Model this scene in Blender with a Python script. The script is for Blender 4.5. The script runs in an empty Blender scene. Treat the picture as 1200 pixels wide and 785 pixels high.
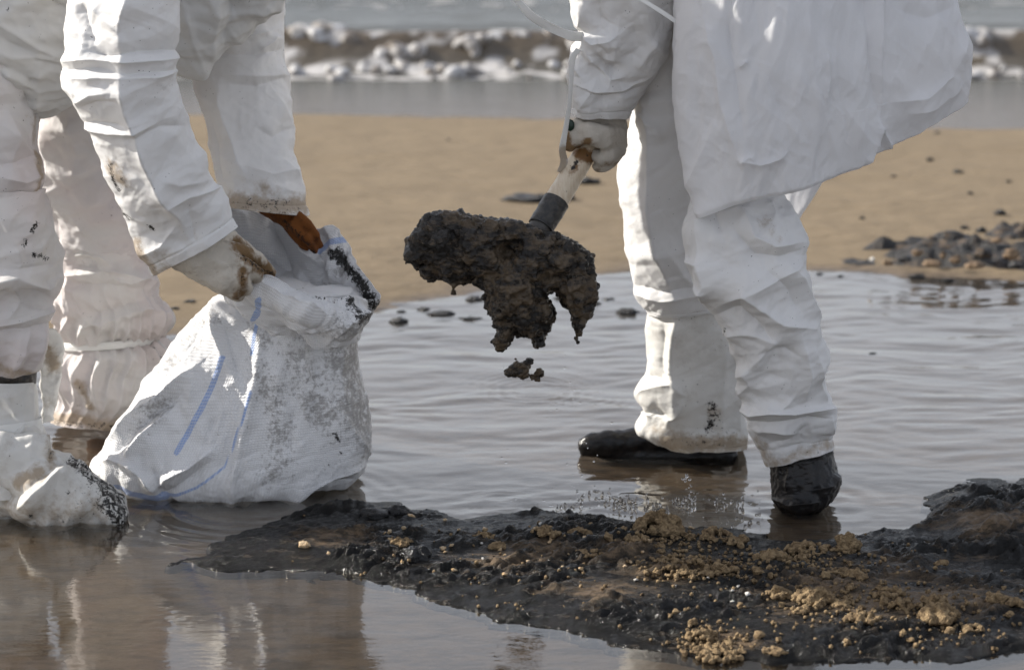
import bpy, math, random
import numpy as np
from mathutils import Vector, Matrix

random.seed(7)
RNG = np.random.RandomState(11)
SC = bpy.context.scene
COL = SC.collection

# ------------------------------------------------------------------ camera
CAM_H, PITCH, FPX = 1.35, math.radians(13.2), 2800.0
cam_data = bpy.data.cameras.new("camera")
cam = bpy.data.objects.new("camera", cam_data)
COL.objects.link(cam)
cam.location = (0, 0, CAM_H)
cam.rotation_euler = (math.radians(90) - PITCH, 0, 0)
cam_data.sensor_width = 36.0
cam_data.lens = 36.0 * FPX / 1200.0
cam_data.clip_start = 0.1
cam_data.clip_end = 2000
cam_data.dof.use_dof = True
cam_data.dof.focus_distance = 4.22
cam_data.dof.aperture_fstop = 4.0
SC.camera = cam

# ------------------------------------------------------------------ sky, sun, exposure
SUN = Vector((-0.82, 0.20, 0.48)).normalized()
elev = math.asin(SUN.z)
azim = math.atan2(SUN.x, SUN.y)
w = bpy.data.worlds.new("World")
SC.world = w
w.use_nodes = True
nt = w.node_tree
nt.nodes.clear()
out = nt.nodes.new("ShaderNodeOutputWorld")
bg = nt.nodes.new("ShaderNodeBackground")
sky = nt.nodes.new("ShaderNodeTexSky")
sky.sky_type = 'NISHITA'
sky.sun_disc = False
sky.sun_elevation = elev
sky.sun_rotation = azim
sky.dust_density = 3.0
tc = nt.nodes.new("ShaderNodeTexCoord")
mp = nt.nodes.new("ShaderNodeMapping"); mp.inputs['Scale'].default_value = (1, 1, 2.6)
no = nt.nodes.new("ShaderNodeTexNoise"); no.inputs['Scale'].default_value = 2.6; no.inputs['Detail'].default_value = 7
cr = nt.nodes.new("ShaderNodeValToRGB")
cr.color_ramp.elements[0].position = 0.28; cr.color_ramp.elements[0].color = (.55, .55, .55, 1)
cr.color_ramp.elements[1].position = 0.62; cr.color_ramp.elements[1].color = (.85, .85, .85, 1)
mx = nt.nodes.new("ShaderNodeMix"); mx.data_type = 'RGBA'
cl = nt.nodes.new("ShaderNodeRGB"); cl.outputs[0].default_value = (5.4, 5.65, 6.3, 1)
nt.links.new(tc.outputs['Generated'], mp.inputs[0]); nt.links.new(mp.outputs[0], no.inputs['Vector'])
nt.links.new(no.outputs['Fac'], cr.inputs[0]); nt.links.new(cr.outputs[0], mx.inputs['Factor'])
sz = nt.nodes.new("ShaderNodeSeparateXYZ"); nt.links.new(tc.outputs['Generated'], sz.inputs[0])
hz = nt.nodes.new("ShaderNodeMapRange"); hz.interpolation_type = 'SMOOTHSTEP'   # thin cloud is densest and brightest low over the horizon
hz.inputs['From Min'].default_value = 0.12; hz.inputs['From Max'].default_value = 0.85; hz.inputs['To Min'].default_value = 1.08; hz.inputs['To Max'].default_value = 0.85
nt.links.new(sz.outputs[2], hz.inputs['Value'])
sc_ = nt.nodes.new("ShaderNodeVectorMath"); sc_.operation = 'SCALE'
nt.links.new(cl.outputs[0], sc_.inputs[0]); nt.links.new(hz.outputs[0], sc_.inputs['Scale'])
nt.links.new(sky.outputs[0], mx.inputs[6]); nt.links.new(sc_.outputs[0], mx.inputs[7])
nt.links.new(mx.outputs[2], bg.inputs['Color'])
bg.inputs['Strength'].default_value = 0.10
nt.links.new(bg.outputs[0], out.inputs[0])

sd = bpy.data.lights.new("sun", 'SUN')
sd.energy = 5.0; sd.angle = math.radians(0.6); sd.color = (1.0, 0.95, 0.87)
so = bpy.data.objects.new("sun", sd); COL.objects.link(so)
so.location = (-6, 2, 6)
so.rotation_euler = SUN.to_track_quat('Z', 'Y').to_euler()
SC.view_settings.view_transform = 'Standard'
SC.view_settings.look = 'None'
SC.view_settings.exposure = 0.60
SC.view_settings.gamma = 1.0

# ------------------------------------------------------------------ measuring helpers
CP, SP = math.cos(PITCH), math.sin(PITCH)
CAMV = np.array([0, 0, CAM_H])
FWD = np.array([0, CP, -SP]); UPV = np.array([0, SP, CP]); RGT = np.array([1.0, 0, 0])

def ray(px, py):
    a = (px - 600) / FPX; b = (392.5 - py) / FPX
    return FWD + a * RGT + b * UPV
def P(px, py, Y):
    d = ray(px, py); return CAMV + d * (Y / d[1])
def G(px, py, z=0.0):
    d = ray(px, py); return CAMV + d * ((z - CAM_H) / d[2])
def proj(v):
    q = v - CAMV; dep = q @ FWD
    return 600 + FPX * (q @ RGT) / dep, 392.5 - FPX * (q @ UPV) / dep
def mpp(Y): return Y / CP / FPX

# ------------------------------------------------------------------ numpy noise
PERM = RNG.permutation(256); PERM = np.concatenate([PERM, PERM, PERM])
GRAD = RNG.normal(size=(256, 3)); GRAD /= np.linalg.norm(GRAD, axis=1)[:, None]
def perlin(p):
    pi = np.floor(p).astype(np.int64); f = p - pi; pi &= 255
    u = f * f * f * (f * (f * 6 - 15) + 10)
    r = 0
    for dx in (0, 1):
        wx = u[:, 0] if dx else 1 - u[:, 0]
        for dy in (0, 1):
            wy = u[:, 1] if dy else 1 - u[:, 1]
            for dz in (0, 1):
                wz = u[:, 2] if dz else 1 - u[:, 2]
                h = PERM[PERM[PERM[pi[:, 0] + dx] + pi[:, 1] + dy] + pi[:, 2] + dz]
                g = GRAD[h]
                r = r + wx * wy * wz * (g[:, 0] * (f[:, 0] - dx) + g[:, 1] * (f[:, 1] - dy) + g[:, 2] * (f[:, 2] - dz))
    return r * 1.7
def fbm(p, octaves=4, gain=0.5):
    r = 0; a = 1
    for i in range(octaves):
        r = r + a * perlin(p * 2 ** i + 17.3 * i); a *= gain
    return r
def crumple(p, octaves=3, gain=0.55):
    # folded-sheet relief: sharp creases where the noise changes sign, flat facets between
    q = p + 0.35 * np.stack([perlin(p * .7 + 3.1), perlin(p * .7 + 9.7), perlin(p * .7 + 21.1)], 1)
    r = 0; a = 1
    for i in range(octaves):
        r = r + a * (np.abs(perlin(q * 2 ** i + 31.7 * i)) - .25) * (-1) ** (i + 1); a *= gain
    return r
def paper(p, seed=0):
    # papery facets: flat panels that meet in crisp ridges, here and there
    rs = np.random.RandomState(int(seed) * 13 + 5); r = 0
    wx = np.stack([perlin(p * .45 + 3.3 + seed), perlin(p * .45 + 13.3 + seed), perlin(p * .45 + 43.3 + seed)], 1) * .55
    for i in range(6):
        d = rs.normal(size=3); d /= np.linalg.norm(d); f = rs.uniform(.6, 1.5)
        ph = ((p + wx) @ d) * f + rs.rand()
        t = np.abs(ph - np.floor(ph) - .5) * 4 - 1
        m = np.clip(perlin(p * .55 + i * 7.7 + seed) + .22, 0, .45) / .45
        r = r + (np.clip(t + .2, 0, 2) / f) * m * (1 if i % 3 else -1)
    return r
def sstep(a, b, x):
    t = np.clip((x - a) / (b - a), 0, 1); return t * t * (3 - 2 * t)
def poly_dist(px, py, pts):
    """distance, side and run parameter (0..1) of points to a polyline"""
    best = np.full(px.shape, 1e9); side = np.zeros(px.shape); par = np.zeros(px.shape)
    pts = np.array(pts, float); L = np.linalg.norm(np.diff(pts, axis=0), axis=1); T = L.sum(); s0 = 0
    for i in range(len(pts) - 1):
        a, b = pts[i], pts[i + 1]; ab = b - a
        t = np.clip(((px - a[0]) * ab[0] + (py - a[1]) * ab[1]) / (ab @ ab), 0, 1)
        dx = px - a[0] - t * ab[0]; dy = py - a[1] - t * ab[1]; d = np.hypot(dx, dy)
        m = d < best
        best[m] = d[m]; side[m] = np.sign(ab[0] * dy - ab[1] * dx)[m]; par[m] = ((s0 + t * L[i]) / T)[m]; s0 += L[i]
    return best, side, par
def inside(px, py, poly):
    r = np.zeros(px.shape, bool); n = len(poly)
    for i in range(n):
        x0, y0 = poly[i]; x1, y1 = poly[(i + 1) % n]
        if y0 == y1: continue
        c = ((y0 > py) != (y1 > py)) & (px < (x1 - x0) * (py - y0) / (y1 - y0) + x0)
        r ^= c
    return r
def sdist(px, py, poly):
    d, _, _ = poly_dist(px, py, list(poly) + [poly[0]])
    return np.where(inside(px, py, poly), d, -d)
def catmull(A, n):
    A = np.array(A, float); m = len(A)
    t = np.linspace(0, m - 1, n); i = np.minimum(t.astype(int), m - 2); f = (t - i)[:, None]
    g = lambda k: A[np.clip(k, 0, m - 1)]
    p0, p1, p2, p3 = g(i - 1), g(i), g(i + 1), g(i + 2)
    p0 = np.where((i == 0)[:, None], 2 * p1 - p2, p0); p3 = np.where((i == m - 2)[:, None], 2 * p2 - p1, p3)
    return .5 * (2 * p1 + (p2 - p0) * f + (2 * p0 - 5 * p1 + 4 * p2 - p3) * f ** 2 + (3 * p1 - p0 - 3 * p2 + p3) * f ** 3)

# ------------------------------------------------------------------ object helpers
def tag(o, label=None, cat=None, group=None, kind=None):
    if label: o['label'] = label
    if cat: o['category'] = cat
    if group: o['group'] = group
    if kind: o['kind'] = kind
    return o
def empty(name, loc):
    o = bpy.data.objects.new(name, None); COL.objects.link(o); o.location = loc; o.empty_display_size = .1
    return o
def link(name, me, mat=None, parent=None, origin=None):
    o = bpy.data.objects.new(name, me); COL.objects.link(o)
    if mat: me.materials.clear(); me.materials.append(mat)
    if parent is not None:
        pl = Vector((0, 0, 0)); q = parent
        while q is not None: pl += q.location; q = q.parent
        o.parent = parent; o.location = -pl
    elif origin is not None:
        o.location = origin
    return o
def make_mesh(name, V, F, smooth=True, marks=None, uv=None):
    V = np.asarray(V, np.float32); F = np.asarray(F, np.int32)
    me = bpy.data.meshes.new(name)
    me.vertices.add(len(V)); me.vertices.foreach_set('co', V.ravel())
    n = F.shape[1]
    me.loops.add(F.size); me.loops.foreach_set('vertex_index', F.ravel())
    me.polygons.add(len(F))
    me.polygons.foreach_set('loop_start', np.arange(0, F.size, n, dtype=np.int32))
    me.polygons.foreach_set('loop_total', np.full(len(F), n, np.int32))
    me.update(calc_edges=True)
    me.polygons.foreach_set('use_smooth', np.full(len(F), smooth))
    if marks is not None:
        c = me.color_attributes.new('mark', 'FLOAT_COLOR', 'POINT')
        c.data.foreach_set('color', np.c_[np.clip(marks, 0, 1), np.ones(len(V))].astype(np.float32).ravel())
    if uv is not None:
        l = me.uv_layers.new(name='weave')
        l.data.foreach_set('uv', uv[F.ravel()].astype(np.float32).ravel())
    me.validate()
    return me
def grid_faces(nr, nc, wrap=False, flip=False):
    r = np.arange(nr - 1)[:, None]; c = np.arange(nc if wrap else nc - 1)[None, :]
    c1 = (c + 1) % nc
    F = np.stack([r * nc + c, r * nc + c1, (r + 1) * nc + c1, (r + 1) * nc + c], -1).reshape(-1, 4)
    return F[:, ::-1] if flip else F
def normals(V, wrap):
    if wrap: du = np.roll(V, -1, 1) - np.roll(V, 1, 1)
    else: du = np.gradient(V, axis=1)
    dv = np.gradient(V, axis=0)
    N = np.cross(du, dv); return N / (np.linalg.norm(N, axis=2)[..., None] + 1e-12)

def fold_disp(px, py, front, folds):
    r = np.zeros(px.shape)
    for amp, w1, w2, pts in folds:
        d, s, t = poly_dist(px, py, pts)
        ww = np.where(s > 0, w1, w2)
        taper = np.clip(np.sin(np.pi * np.clip(t * .86 + .07, 0, 1)) * 1.5, 0, 1)
        r += amp * .00150 * np.exp(-(d / (ww * .88)) ** 1.0) * taper
    return r * front
def mark_field(px, py, front, strokes):
    r = np.zeros(px.shape)
    for st, wd, pts in strokes:
        if len(pts) == 1: d = np.hypot(px - pts[0][0], py - pts[0][1])
        else: d, _, _ = poly_dist(px, py, pts)
        r = np.maximum(r, st * np.exp(-(d / wd) ** 2))
    return r * front

def finish_grid(name, V, wrap, mat, parent, folds=(), noise=(), tar=(), dirt=(), blue=(), extra=None, uvw=None,
                hem=None, cap_top=False, solid=0, everywhere=False, seed=0, tint=None):
    """V[row, col, 3] -> displaced, marked mesh. folds and marks lie on the side turned to the traced view"""
    nr, nc, _ = V.shape
    N = normals(V, wrap)
    if wrap:
        C = V.mean(1, keepdims=True)
        if ((V - C) * N).sum(2).mean() < 0: N = -N; flip = True
        else: flip = False
    else:
        flip = False
        if (N * (CAMV - V)).sum(2).mean() < 0: N = -N; flip = True
    view = CAMV - V; view /= np.linalg.norm(view, axis=2)[..., None]
    front = sstep(-.15, .12, (N * view).sum(2)).ravel()
    if everywhere: front = np.ones_like(front)
    fl = V.reshape(-1, 3); px, py = proj(fl); Nf = N.reshape(-1, 3)
    D = fold_disp(px, py, front, folds)
    for (freq, amp, st, octv) in noise:
        D = D + amp * .001 * (paper(fl * np.array(st) * freq + seed * 5.77, seed) if octv == 'p' else crumple(fl * np.array(st) * freq + seed * 5.77, octv))
    row = np.repeat(np.linspace(0, 1, nr), nc); ang = np.tile(np.linspace(0, 1, nc, endpoint=not wrap), nr)
    if hem and wrap: D = D - .0016 * np.exp(-((row - .955) / .0045) ** 2)
    if extra is not None: D = D + extra(row, ang, px, py, fl)
    W = fl + Nf * D[:, None]
    mk = np.stack([mark_field(px, py, front, tar), mark_field(px, py, front, dirt), mark_field(px, py, front, blue)], 1)
    W = W.reshape(nr, nc, 3)
    F = grid_faces(nr, nc, wrap, flip)
    rows = [W.reshape(-1, 3)]; mks = [mk]; Fs = [F]; nv = nr * nc
    if hem and wrap:                      # turn the open end inwards so the cloth has thickness
        end = W[-1]; cen = end.mean(0); dirv = W[-1 - max(3, nr // 12)].mean(0) - cen; dirv /= np.linalg.norm(dirv)
        prev = (nr - 1) * nc
        for k, (sc, up) in enumerate([(.975, -.001), (.94, .0015), (.90, .03), (.86, .06)]):
            ring = cen + (end - cen) * sc + dirv * up * hem
            rows.append(ring); mks.append(mk[-nc:])
            c = np.arange(nc); c1 = (c + 1) % nc
            q = np.stack([prev + c, prev + c1, nv + c1, nv + c], 1)
            Fs.append(q[:, ::-1] if flip else q); prev = nv; nv += nc
    if cap_top and wrap:
        for base, last in ((0, False), ((nr - 1) * nc, True)):
            if last and hem: continue
            end = W.reshape(-1, 3)[base:base + nc]; cen = end.mean(0); prev = base
            for sc in (.6, .03):
                rows.append(cen + (end - cen) * sc); mks.append(mk[base:base + nc])
                c = np.arange(nc); c1 = (c + 1) % nc
                q = np.stack([prev + c, prev + c1, nv + c1, nv + c], 1)
                Fs.append(q[:, ::-1] if (flip != (not last)) else q); prev = nv; nv += nc
    V2 = np.concatenate(rows); M2 = np.concatenate(mks); F2 = np.concatenate(Fs)
    uv = None
    if uvw is not None:
        u = np.concatenate([ang * uvw[0], np.zeros(nv - nr * nc)]); v = np.concatenate([row * uvw[1], np.zeros(nv - nr * nc)])
        uv = np.stack([u, v], 1)
    # degenerate cap quads -> triangles are handled by validate()
    me = make_mesh(name, V2, F2, True, M2, uv)
    o = link(name, me, mat, parent)
    if solid:
        m = o.modifiers.new('thickness', 'SOLIDIFY'); m.thickness = solid; m.offset = -1
    return o

def tube(name, parent, mat, st, nu=180, nv=200, squash=1.0, level=.4, **kw):
    """garment tube. st rows: (left x, left y, right x, right y, Y, depth radius [, dY of right edge])"""
    S = [tuple(s) + (0,) * (7 - len(s)) for s in st]
    A = catmull(S, nv)
    a = np.linspace(0, 2 * np.pi, nu, endpoint=False)
    V = np.zeros((nv, nu, 3))
    for i, (lx, ly, rx, ry, Y, dr, dY) in enumerate(A):
        l = P(lx, ly, Y - dY); r = P(rx, ry, Y + dY); c = (l + r) / 2; hw = (r - l) / 2
        vd = c - CAMV; vd /= np.linalg.norm(vd); vd = vd * (1 - level) + np.array([0, 1, 0]) * level
        ca = np.sign(np.cos(a)) * np.abs(np.cos(a)) ** squash; sa = np.sign(np.sin(a)) * np.abs(np.sin(a)) ** squash
        V[i] = c + ca[:, None] * hw + sa[:, None] * dr * vd
    return finish_grid(name, V, True, mat, parent, **kw)

def ribbon(name, parent, mat, pts, thick=.0012, nv=60, **kw):
    """flat tape along (x, y, Y, width px)"""
    A = np.array(pts, float); T = np.gradient(A[:, :2], axis=0); T /= np.linalg.norm(T, axis=1)[:, None]
    st = [(x + t[1] * wd / 2, y - t[0] * wd / 2, x - t[1] * wd / 2, y + t[0] * wd / 2, Y, thick, .002) for (x, y, Y, wd), t in zip(A, T)]
    st = [s if s[0] <= s[2] else (s[2], s[3], s[0], s[1]) + s[4:] for s in st] if all(abs(t[1]) > .5 for t in T) else st
    return tube(name, parent, mat, st, nu=24, nv=nv, cap_top=True, **kw)

def loft(name, parent, mat, rows, nu=200, nv=60, wrap=False, **kw):
    """rows of (x, y, Y) control points, joined by smooth curves along and across"""
    R_ = []
    for row in rows:
        A = np.array([P(*q) for q in row])
        if wrap:
            A = np.concatenate([A[-2:], A, A[:3]]); n = len(row)
            B_ = catmull(A, (len(A) - 1) * 24 + 1)[48:48 + n * 24]
            idx = np.linspace(0, len(B_), nu, endpoint=False)
            i0 = idx.astype(int); f = (idx - i0)[:, None]; B_ = B_[i0] * (1 - f) + B_[(i0 + 1) % len(B_)] * f
        else: B_ = catmull(A, nu)
        R_.append(B_)
    R_ = np.array(R_); V = catmull(R_.reshape(len(rows), -1), nv).reshape(nv, nu, 3)
    return finish_grid(name, V, wrap, mat, parent, **kw)

# ---- blobs: spheres fused by a voxel remesh, then displaced
def ico(sub):
    import bmesh
    bm = bmesh.new(); bmesh.ops.create_icosphere(bm, subdivisions=sub, radius=1)
    V = np.array([v.co for v in bm.verts]); F = np.array([[v.index for v in f.verts] for f in bm.faces]); bm.free()
    return V, F
ICO1, ICO2, ICO3, ICO4 = ico(1), ico(2), ico(3), ico(4)
def spheres_mesh(S, tmpl=None):
    tv, tf = tmpl or ICO2
    S = np.array(S, float); n = len(S)
    V = (tv[None] * S[:, None, 3:4] + S[:, None, :3]).reshape(-1, 3)
    F = (tf[None] + (np.arange(n) * len(tv))[:, None, None]).reshape(-1, 3)
    return V, F
def chain(pts):
    """pts: (xyz.., r) -> spheres along the path"""
    out_ = []
    for a, b in zip(pts[:-1], pts[1:]):
        a = np.array(a, float); b = np.array(b, float); L = np.linalg.norm(b[:3] - a[:3])
        n = max(2, int(L / (.25 * min(a[3], b[3]))) + 1)
        for t in np.linspace(0, 1, n): out_.append(a + (b - a) * t)
    return out_
def C(px, py, Y, rp):
    p = P(px, py, Y); return (p[0], p[1], p[2], rp * mpp(Y))
def remesh(name, S, voxel, smooth_it=4, spikes=None):
    V, F = spheres_mesh(S)
    me = make_mesh(name + '_src', V, F)
    o = bpy.data.objects.new('tmp', me); COL.objects.link(o)
    m = o.modifiers.new('r', 'REMESH'); m.mode = 'VOXEL'; m.voxel_size = voxel
    if smooth_it:
        s = o.modifiers.new('s', 'SMOOTH'); s.iterations = smooth_it; s.factor = .5
    dg = bpy.context.evaluated_depsgraph_get(); dg.update()
    r = bpy.data.meshes.new_from_object(o.evaluated_get(dg))
    bpy.data.objects.remove(o); bpy.data.meshes.remove(me)
    n = len(r.vertices); co = np.empty(n * 3, np.float32); r.vertices.foreach_get('co', co)
    nn = np.empty(n * 3, np.float32); r.vertices.foreach_get('normal', nn)
    r.name = name
    return r, co.reshape(-1, 3).astype(float), nn.reshape(-1, 3).astype(float)
def blob(name, S, voxel, mat, parent=None, disp=(), smooth_it=4, tar=(), dirt=(), blue=(), ridged=False, extra=None, folds=()):
    me, co, nn = remesh(name, S, voxel, smooth_it)
    D = np.zeros(len(co))
    for freq, amp, kind in disp:
        D += amp * .001 * (crumple(co * freq, 2) if kind == 'c' else fbm(co * freq, 3))
    view = CAMV - co; view /= np.linalg.norm(view, axis=1)[:, None]; front = sstep(-.1, .2, (nn * view).sum(1))
    px, py = proj(co)
    D += fold_disp(px, py, front, folds)
    co = co + nn * D[:, None]
    if extra is not None: co = extra(co, nn)
    me.vertices.foreach_set('co', co.astype(np.float32).ravel())
    mk = np.stack([mark_field(px, py, front, tar), mark_field(px, py, front, dirt), mark_field(px, py, front, blue)], 1)
    c = me.color_attributes.new('mark', 'FLOAT_COLOR', 'POINT')
    c.data.foreach_set('color', np.c_[np.clip(mk, 0, 1), np.ones(len(co))].astype(np.float32).ravel())
    me.polygons.foreach_set('use_smooth', np.full(len(me.polygons), True)); me.update()
    return link(name, me, mat, parent)

# ------------------------------------------------------------------ materials
class Mat:
    def __init__(s, name):
        s.m = bpy.data.materials.new(name); s.m.use_nodes = True; s.t = s.m.node_tree; s.t.nodes.clear()
        s.out = s.n("OutputMaterial")
        s.b = s.n("BsdfPrincipled"); s.l(s.b.outputs[0], s.out.inputs[0])
    def n(s, typ, **kw):
        x = s.t.nodes.new("ShaderNode" + typ)
        for k, v in kw.items():
            if k in ('operation', 'data_type', 'blend_type', 'attribute_name', 'attribute_type', 'wave_type', 'rings_direction', 'feature', 'noise_type', 'interpolation_type', 'bands_direction', 'distance'):
                setattr(x, k, v)
            else:
                x.inputs[k].default_value = v
        return x
    def l(s, a, b): s.t.links.new(a, b)
    def coord(s, scale=(1, 1, 1), which='pos', rot=(0, 0, 0)):
        if which == 'pos': c = s.n("NewGeometry").outputs['Position']
        elif which == 'uv': c = s.n("TexCoord").outputs['UV']
        else: c = s.n("TexCoord").outputs['Object']
        m = s.n("Mapping"); m.inputs['Scale'].default_value = scale; m.inputs['Rotation'].default_value = rot
        s.l(c, m.inputs[0]); return m.outputs[0]
    def noise(s, scale, detail=4, rough=.55, co=None, dist=0):
        x = s.n("TexNoise"); x.inputs['Scale'].default_value = scale; x.inputs['Detail'].default_value = detail
        x.inputs['Roughness'].default_value = rough; x.inputs['Distortion'].default_value = dist
        if co is None: co = s.coord()
        s.l(co, x.inputs['Vector']); return x.outputs['Fac']
    def voro(s, scale, co=None, feature='F1'):
        x = s.n("TexVoronoi", feature=feature); x.inputs['Scale'].default_value = scale
        if co is None: co = s.coord()
        s.l(co, x.inputs['Vector']); return x.outputs['Distance']
    def ramp(s, src, a, b, ca=(0, 0, 0, 1), cb=(1, 1, 1, 1), ease=True):
        r = s.n("MapRange"); r.interpolation_type = 'SMOOTHSTEP' if ease else 'LINEAR'
        r.inputs['From Min'].default_value = a; r.inputs['From Max'].default_value = b
        r.inputs['To Min'].default_value = ca if isinstance(ca, (int, float)) else 0
        r.inputs['To Max'].default_value = cb if isinstance(cb, (int, float)) else 1
        s.l(src, r.inputs['Value']); return r.outputs['Result']
    def math(s, op, a, b=0.0):
        x = s.n("Math", operation=op)
        for i, v in enumerate((a, b)):
            if isinstance(v, (int, float)): x.inputs[i].default_value = v
            else: s.l(v, x.inputs[i])
        return x.outputs[0]
    def mix(s, fac, a, b, blend='MIX'):
        x = s.n("Mix", data_type='RGBA', blend_type=blend)
        for i, v in ((0, fac), (6, a), (7, b)):
            if isinstance(v, (int, float)): x.inputs[i].default_value = v
            elif isinstance(v, tuple): x.inputs[i].default_value = v if len(v) == 4 else v + (1,)
            else: s.l(v, x.inputs[i])
        return x.outputs[2]
    def bump(s, h, dist, strength=1.0, prev=None):
        x = s.n("Bump"); x.inputs['Distance'].default_value = dist; x.inputs['Strength'].default_value = strength
        s.l(h, x.inputs['Height'])
        if prev is not None: s.l(prev, x.inputs['Normal'])
        return x.outputs[0]
    def set(s, **kw):
        for k, v in kw.items():
            k = {'color': 'Base Color', 'rough': 'Roughness', 'spec': 'Specular IOR Level', 'coat': 'Coat Weight', 'coatr': 'Coat Roughness', 'normal': 'Normal', 'sheen': 'Sheen Weight'}[k]
            i = s.b.inputs[k]
            if isinstance(v, (int, float)): i.default_value = v
            elif isinstance(v, tuple): i.default_value = v if len(v) == 4 else v + (1,)
            else: s.l(v, i)
        return s.m
    def marks(s):
        a = s.n("Attribute", attribute_name='mark'); q = s.n("SeparateColor"); s.l(a.outputs['Color'], q.inputs[0])
        return q.outputs[0], q.outputs[1], q.outputs[2]

def suit_material(name, base, dirty=0.0, splash=True, pink=0.0, thin=.18, grain=1.0):
    M = Mat(name); R, Gd, B = M.marks()
    fine = M.noise(900, 3, .6); mid = M.noise(60, 8, .7); big = M.noise(9, 4, .5)
    col = M.mix(M.ramp(big, .3, .7), tuple(c * .95 for c in base), base)
    if pink: col = M.mix(M.math('MULTIPLY', M.ramp(M.noise(5, 3), .4, .62), pink), col, (.56, .38, .37))
    # soft brown soiling, heavier where marked
    soil = M.math('ADD', Gd, M.math('MULTIPLY', M.math('SUBTRACT', mid, .5), 1.6))
    col = M.mix(M.math('MULTIPLY', M.ramp(soil, .25, .95), .75), col, (.30, .215, .125))
    if dirty: col = M.mix(M.math('MULTIPLY', M.ramp(M.noise(22, 9, .7), .5, .8), dirty), col, (.27, .22, .17))
    # tar: hard-edged specks and smears
    tarf = M.math('ADD', M.math('MULTIPLY', R, .85), M.math('MULTIPLY', M.math('SUBTRACT', M.noise(125, 9, .80, dist=.5), .5), 3.0))
    tar = M.ramp(tarf, .70, .80)
    if splash:
        sp = M.ramp(M.noise(260, 2, .4), .735, .75); tar = M.math('MAXIMUM', tar, M.math('MULTIPLY', sp, M.ramp(M.noise(11, 2), .5, .6)))
    col = M.mix(tar, col, (.012, .010, .009))
    rough = M.math('SUBTRACT', .62, M.math('MULTIPLY', tar, .3))
    n1 = M.bump(fine, .0009 * grain, .5)
    n2 = M.bump(M.noise(120, 4, .6), .0010, .25, n1)
    n3 = M.bump(M.noise(20, 4, .5, dist=1.2), .005, .22, n2)
    M.set(color=col, rough=rough, spec=.35, normal=n3)
    if thin:
        tr = M.n("BsdfTranslucent"); M.l(col, tr.inputs[0]); M.l(n3, tr.inputs['Normal'])
        mx_ = M.n("MixShader"); M.l(M.math('MULTIPLY', M.math('SUBTRACT', 1.0, tar), thin), mx_.inputs[0]); M.l(M.b.outputs[0], mx_.inputs[1]); M.l(tr.outputs[0], mx_.inputs[2])
        M.l(mx_.outputs[0], M.out.inputs[0])
    return M.m

SUIT = suit_material('white_coverall', (.74, .735, .73), thin=.12)
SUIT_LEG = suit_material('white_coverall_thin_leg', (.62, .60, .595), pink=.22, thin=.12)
COVER = suit_material('soiled_boot_cover', (.70, .69, .66), dirty=.45)
COVER_THIN = suit_material('sheer_boot_cover', (.70, .68, .665), dirty=.15, pink=.22)
GOWN = suit_material('white_gown', (.87, .87, .88), splash=False, thin=.5)
SUIT_GREYER = suit_material('greyer_coverall', (.60, .595, .58), thin=.08)  # greyer copy of the coverall white, used on the left worker's torso
TAPE = suit_material('white_tape', (.78, .78, .76), splash=False)

def sack_material():
    M = Mat('woven_sack'); R, Gd, B = M.marks()
    uv = M.coord((1, 1, 1), 'uv')
    def stripe(axis, n_):
        w_ = M.n("TexWave", wave_type='BANDS', bands_direction=axis); w_.inputs['Scale'].default_value = n_
        M.l(uv, w_.inputs['Vector']); return w_.outputs['Fac']
    a = stripe('X', 62); b = stripe('Y', 62)
    weave = M.math('MULTIPLY', a, b)
    col = M.mix(M.ramp(weave, .1, .8), (.66, .66, .67), (.76, .76, .76))
    mott = M.noise(105, 9, .74); reg = M.noise(13, 5, .65)
    g = M.math('ADD', M.math('MULTIPLY', Gd, .62), M.math('MULTIPLY', M.ramp(reg, .35, .65), .22))
    sm = M.ramp(M.math('ADD', g, M.math('MULTIPLY', M.math('SUBTRACT', mott, .5), 1.7)), .30, .62)
    col = M.mix(M.math('MULTIPLY', sm, .62), col, (.13, .115, .10))
    bl = M.math('MULTIPLY', M.ramp(B, .4, .55), M.ramp(M.math('ADD', weave, M.math('MULTIPLY', mott, .4)), .12, .5, .45, 1.0))
    col = M.mix(M.math('MULTIPLY', bl, .8), col, (.17, .30, .62))
    tarf = M.math('ADD', R, M.math('MULTIPLY', M.math('SUBTRACT', M.noise(120, 9, .8, dist=.5), .5), 3.2))
    tar = M.ramp(tarf, .70, .80)
    col = M.mix(tar, col, (.01, .009, .008))
    n1 = M.bump(weave, .0010, .9); n2 = M.bump(M.noise(45, 5, .6, dist=1), .003, .35, n1)
    M.set(color=col, rough=M.math('SUBTRACT', .5, M.math('MULTIPLY', tar, .2)), spec=.4, normal=n2)
    return M.m
SACK = sack_material()

def glove_material(name, base, stain, k):
    M = Mat(name); R, Gd, B = M.marks()
    knit = M.voro(420); mid = M.noise(45, 6, .65)
    col = M.mix(M.ramp(M.noise(16, 3), .35, .65), tuple(c * .85 for c in base), base)
    soil = M.math('ADD', M.math('ADD', Gd, k), M.math('MULTIPLY', M.math('SUBTRACT', mid, .5), 2.2))
    col = M.mix(M.ramp(soil, .25, .95), col, stain)
    t = M.ramp(M.math('ADD', R, M.math('MULTIPLY', M.math('SUBTRACT', M.noise(130, 8, .78), .5), 2.8)), .6, .8)
    col = M.mix(t, col, (.014, .011, .009))
    n = M.bump(knit, .0012, .7); n2 = M.bump(M.noise(60, 4), .003, .5, n)
    return M.set(color=col, rough=.85, spec=.2, normal=n2)
GLOVE = glove_material('cotton_glove', (.50, .46, .40), (.16, .10, .05), .0)
GLOVE_OIL = glove_material('oiled_orange_glove', (.15, .052, .012), (.022, .006, .004), .35)

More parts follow.
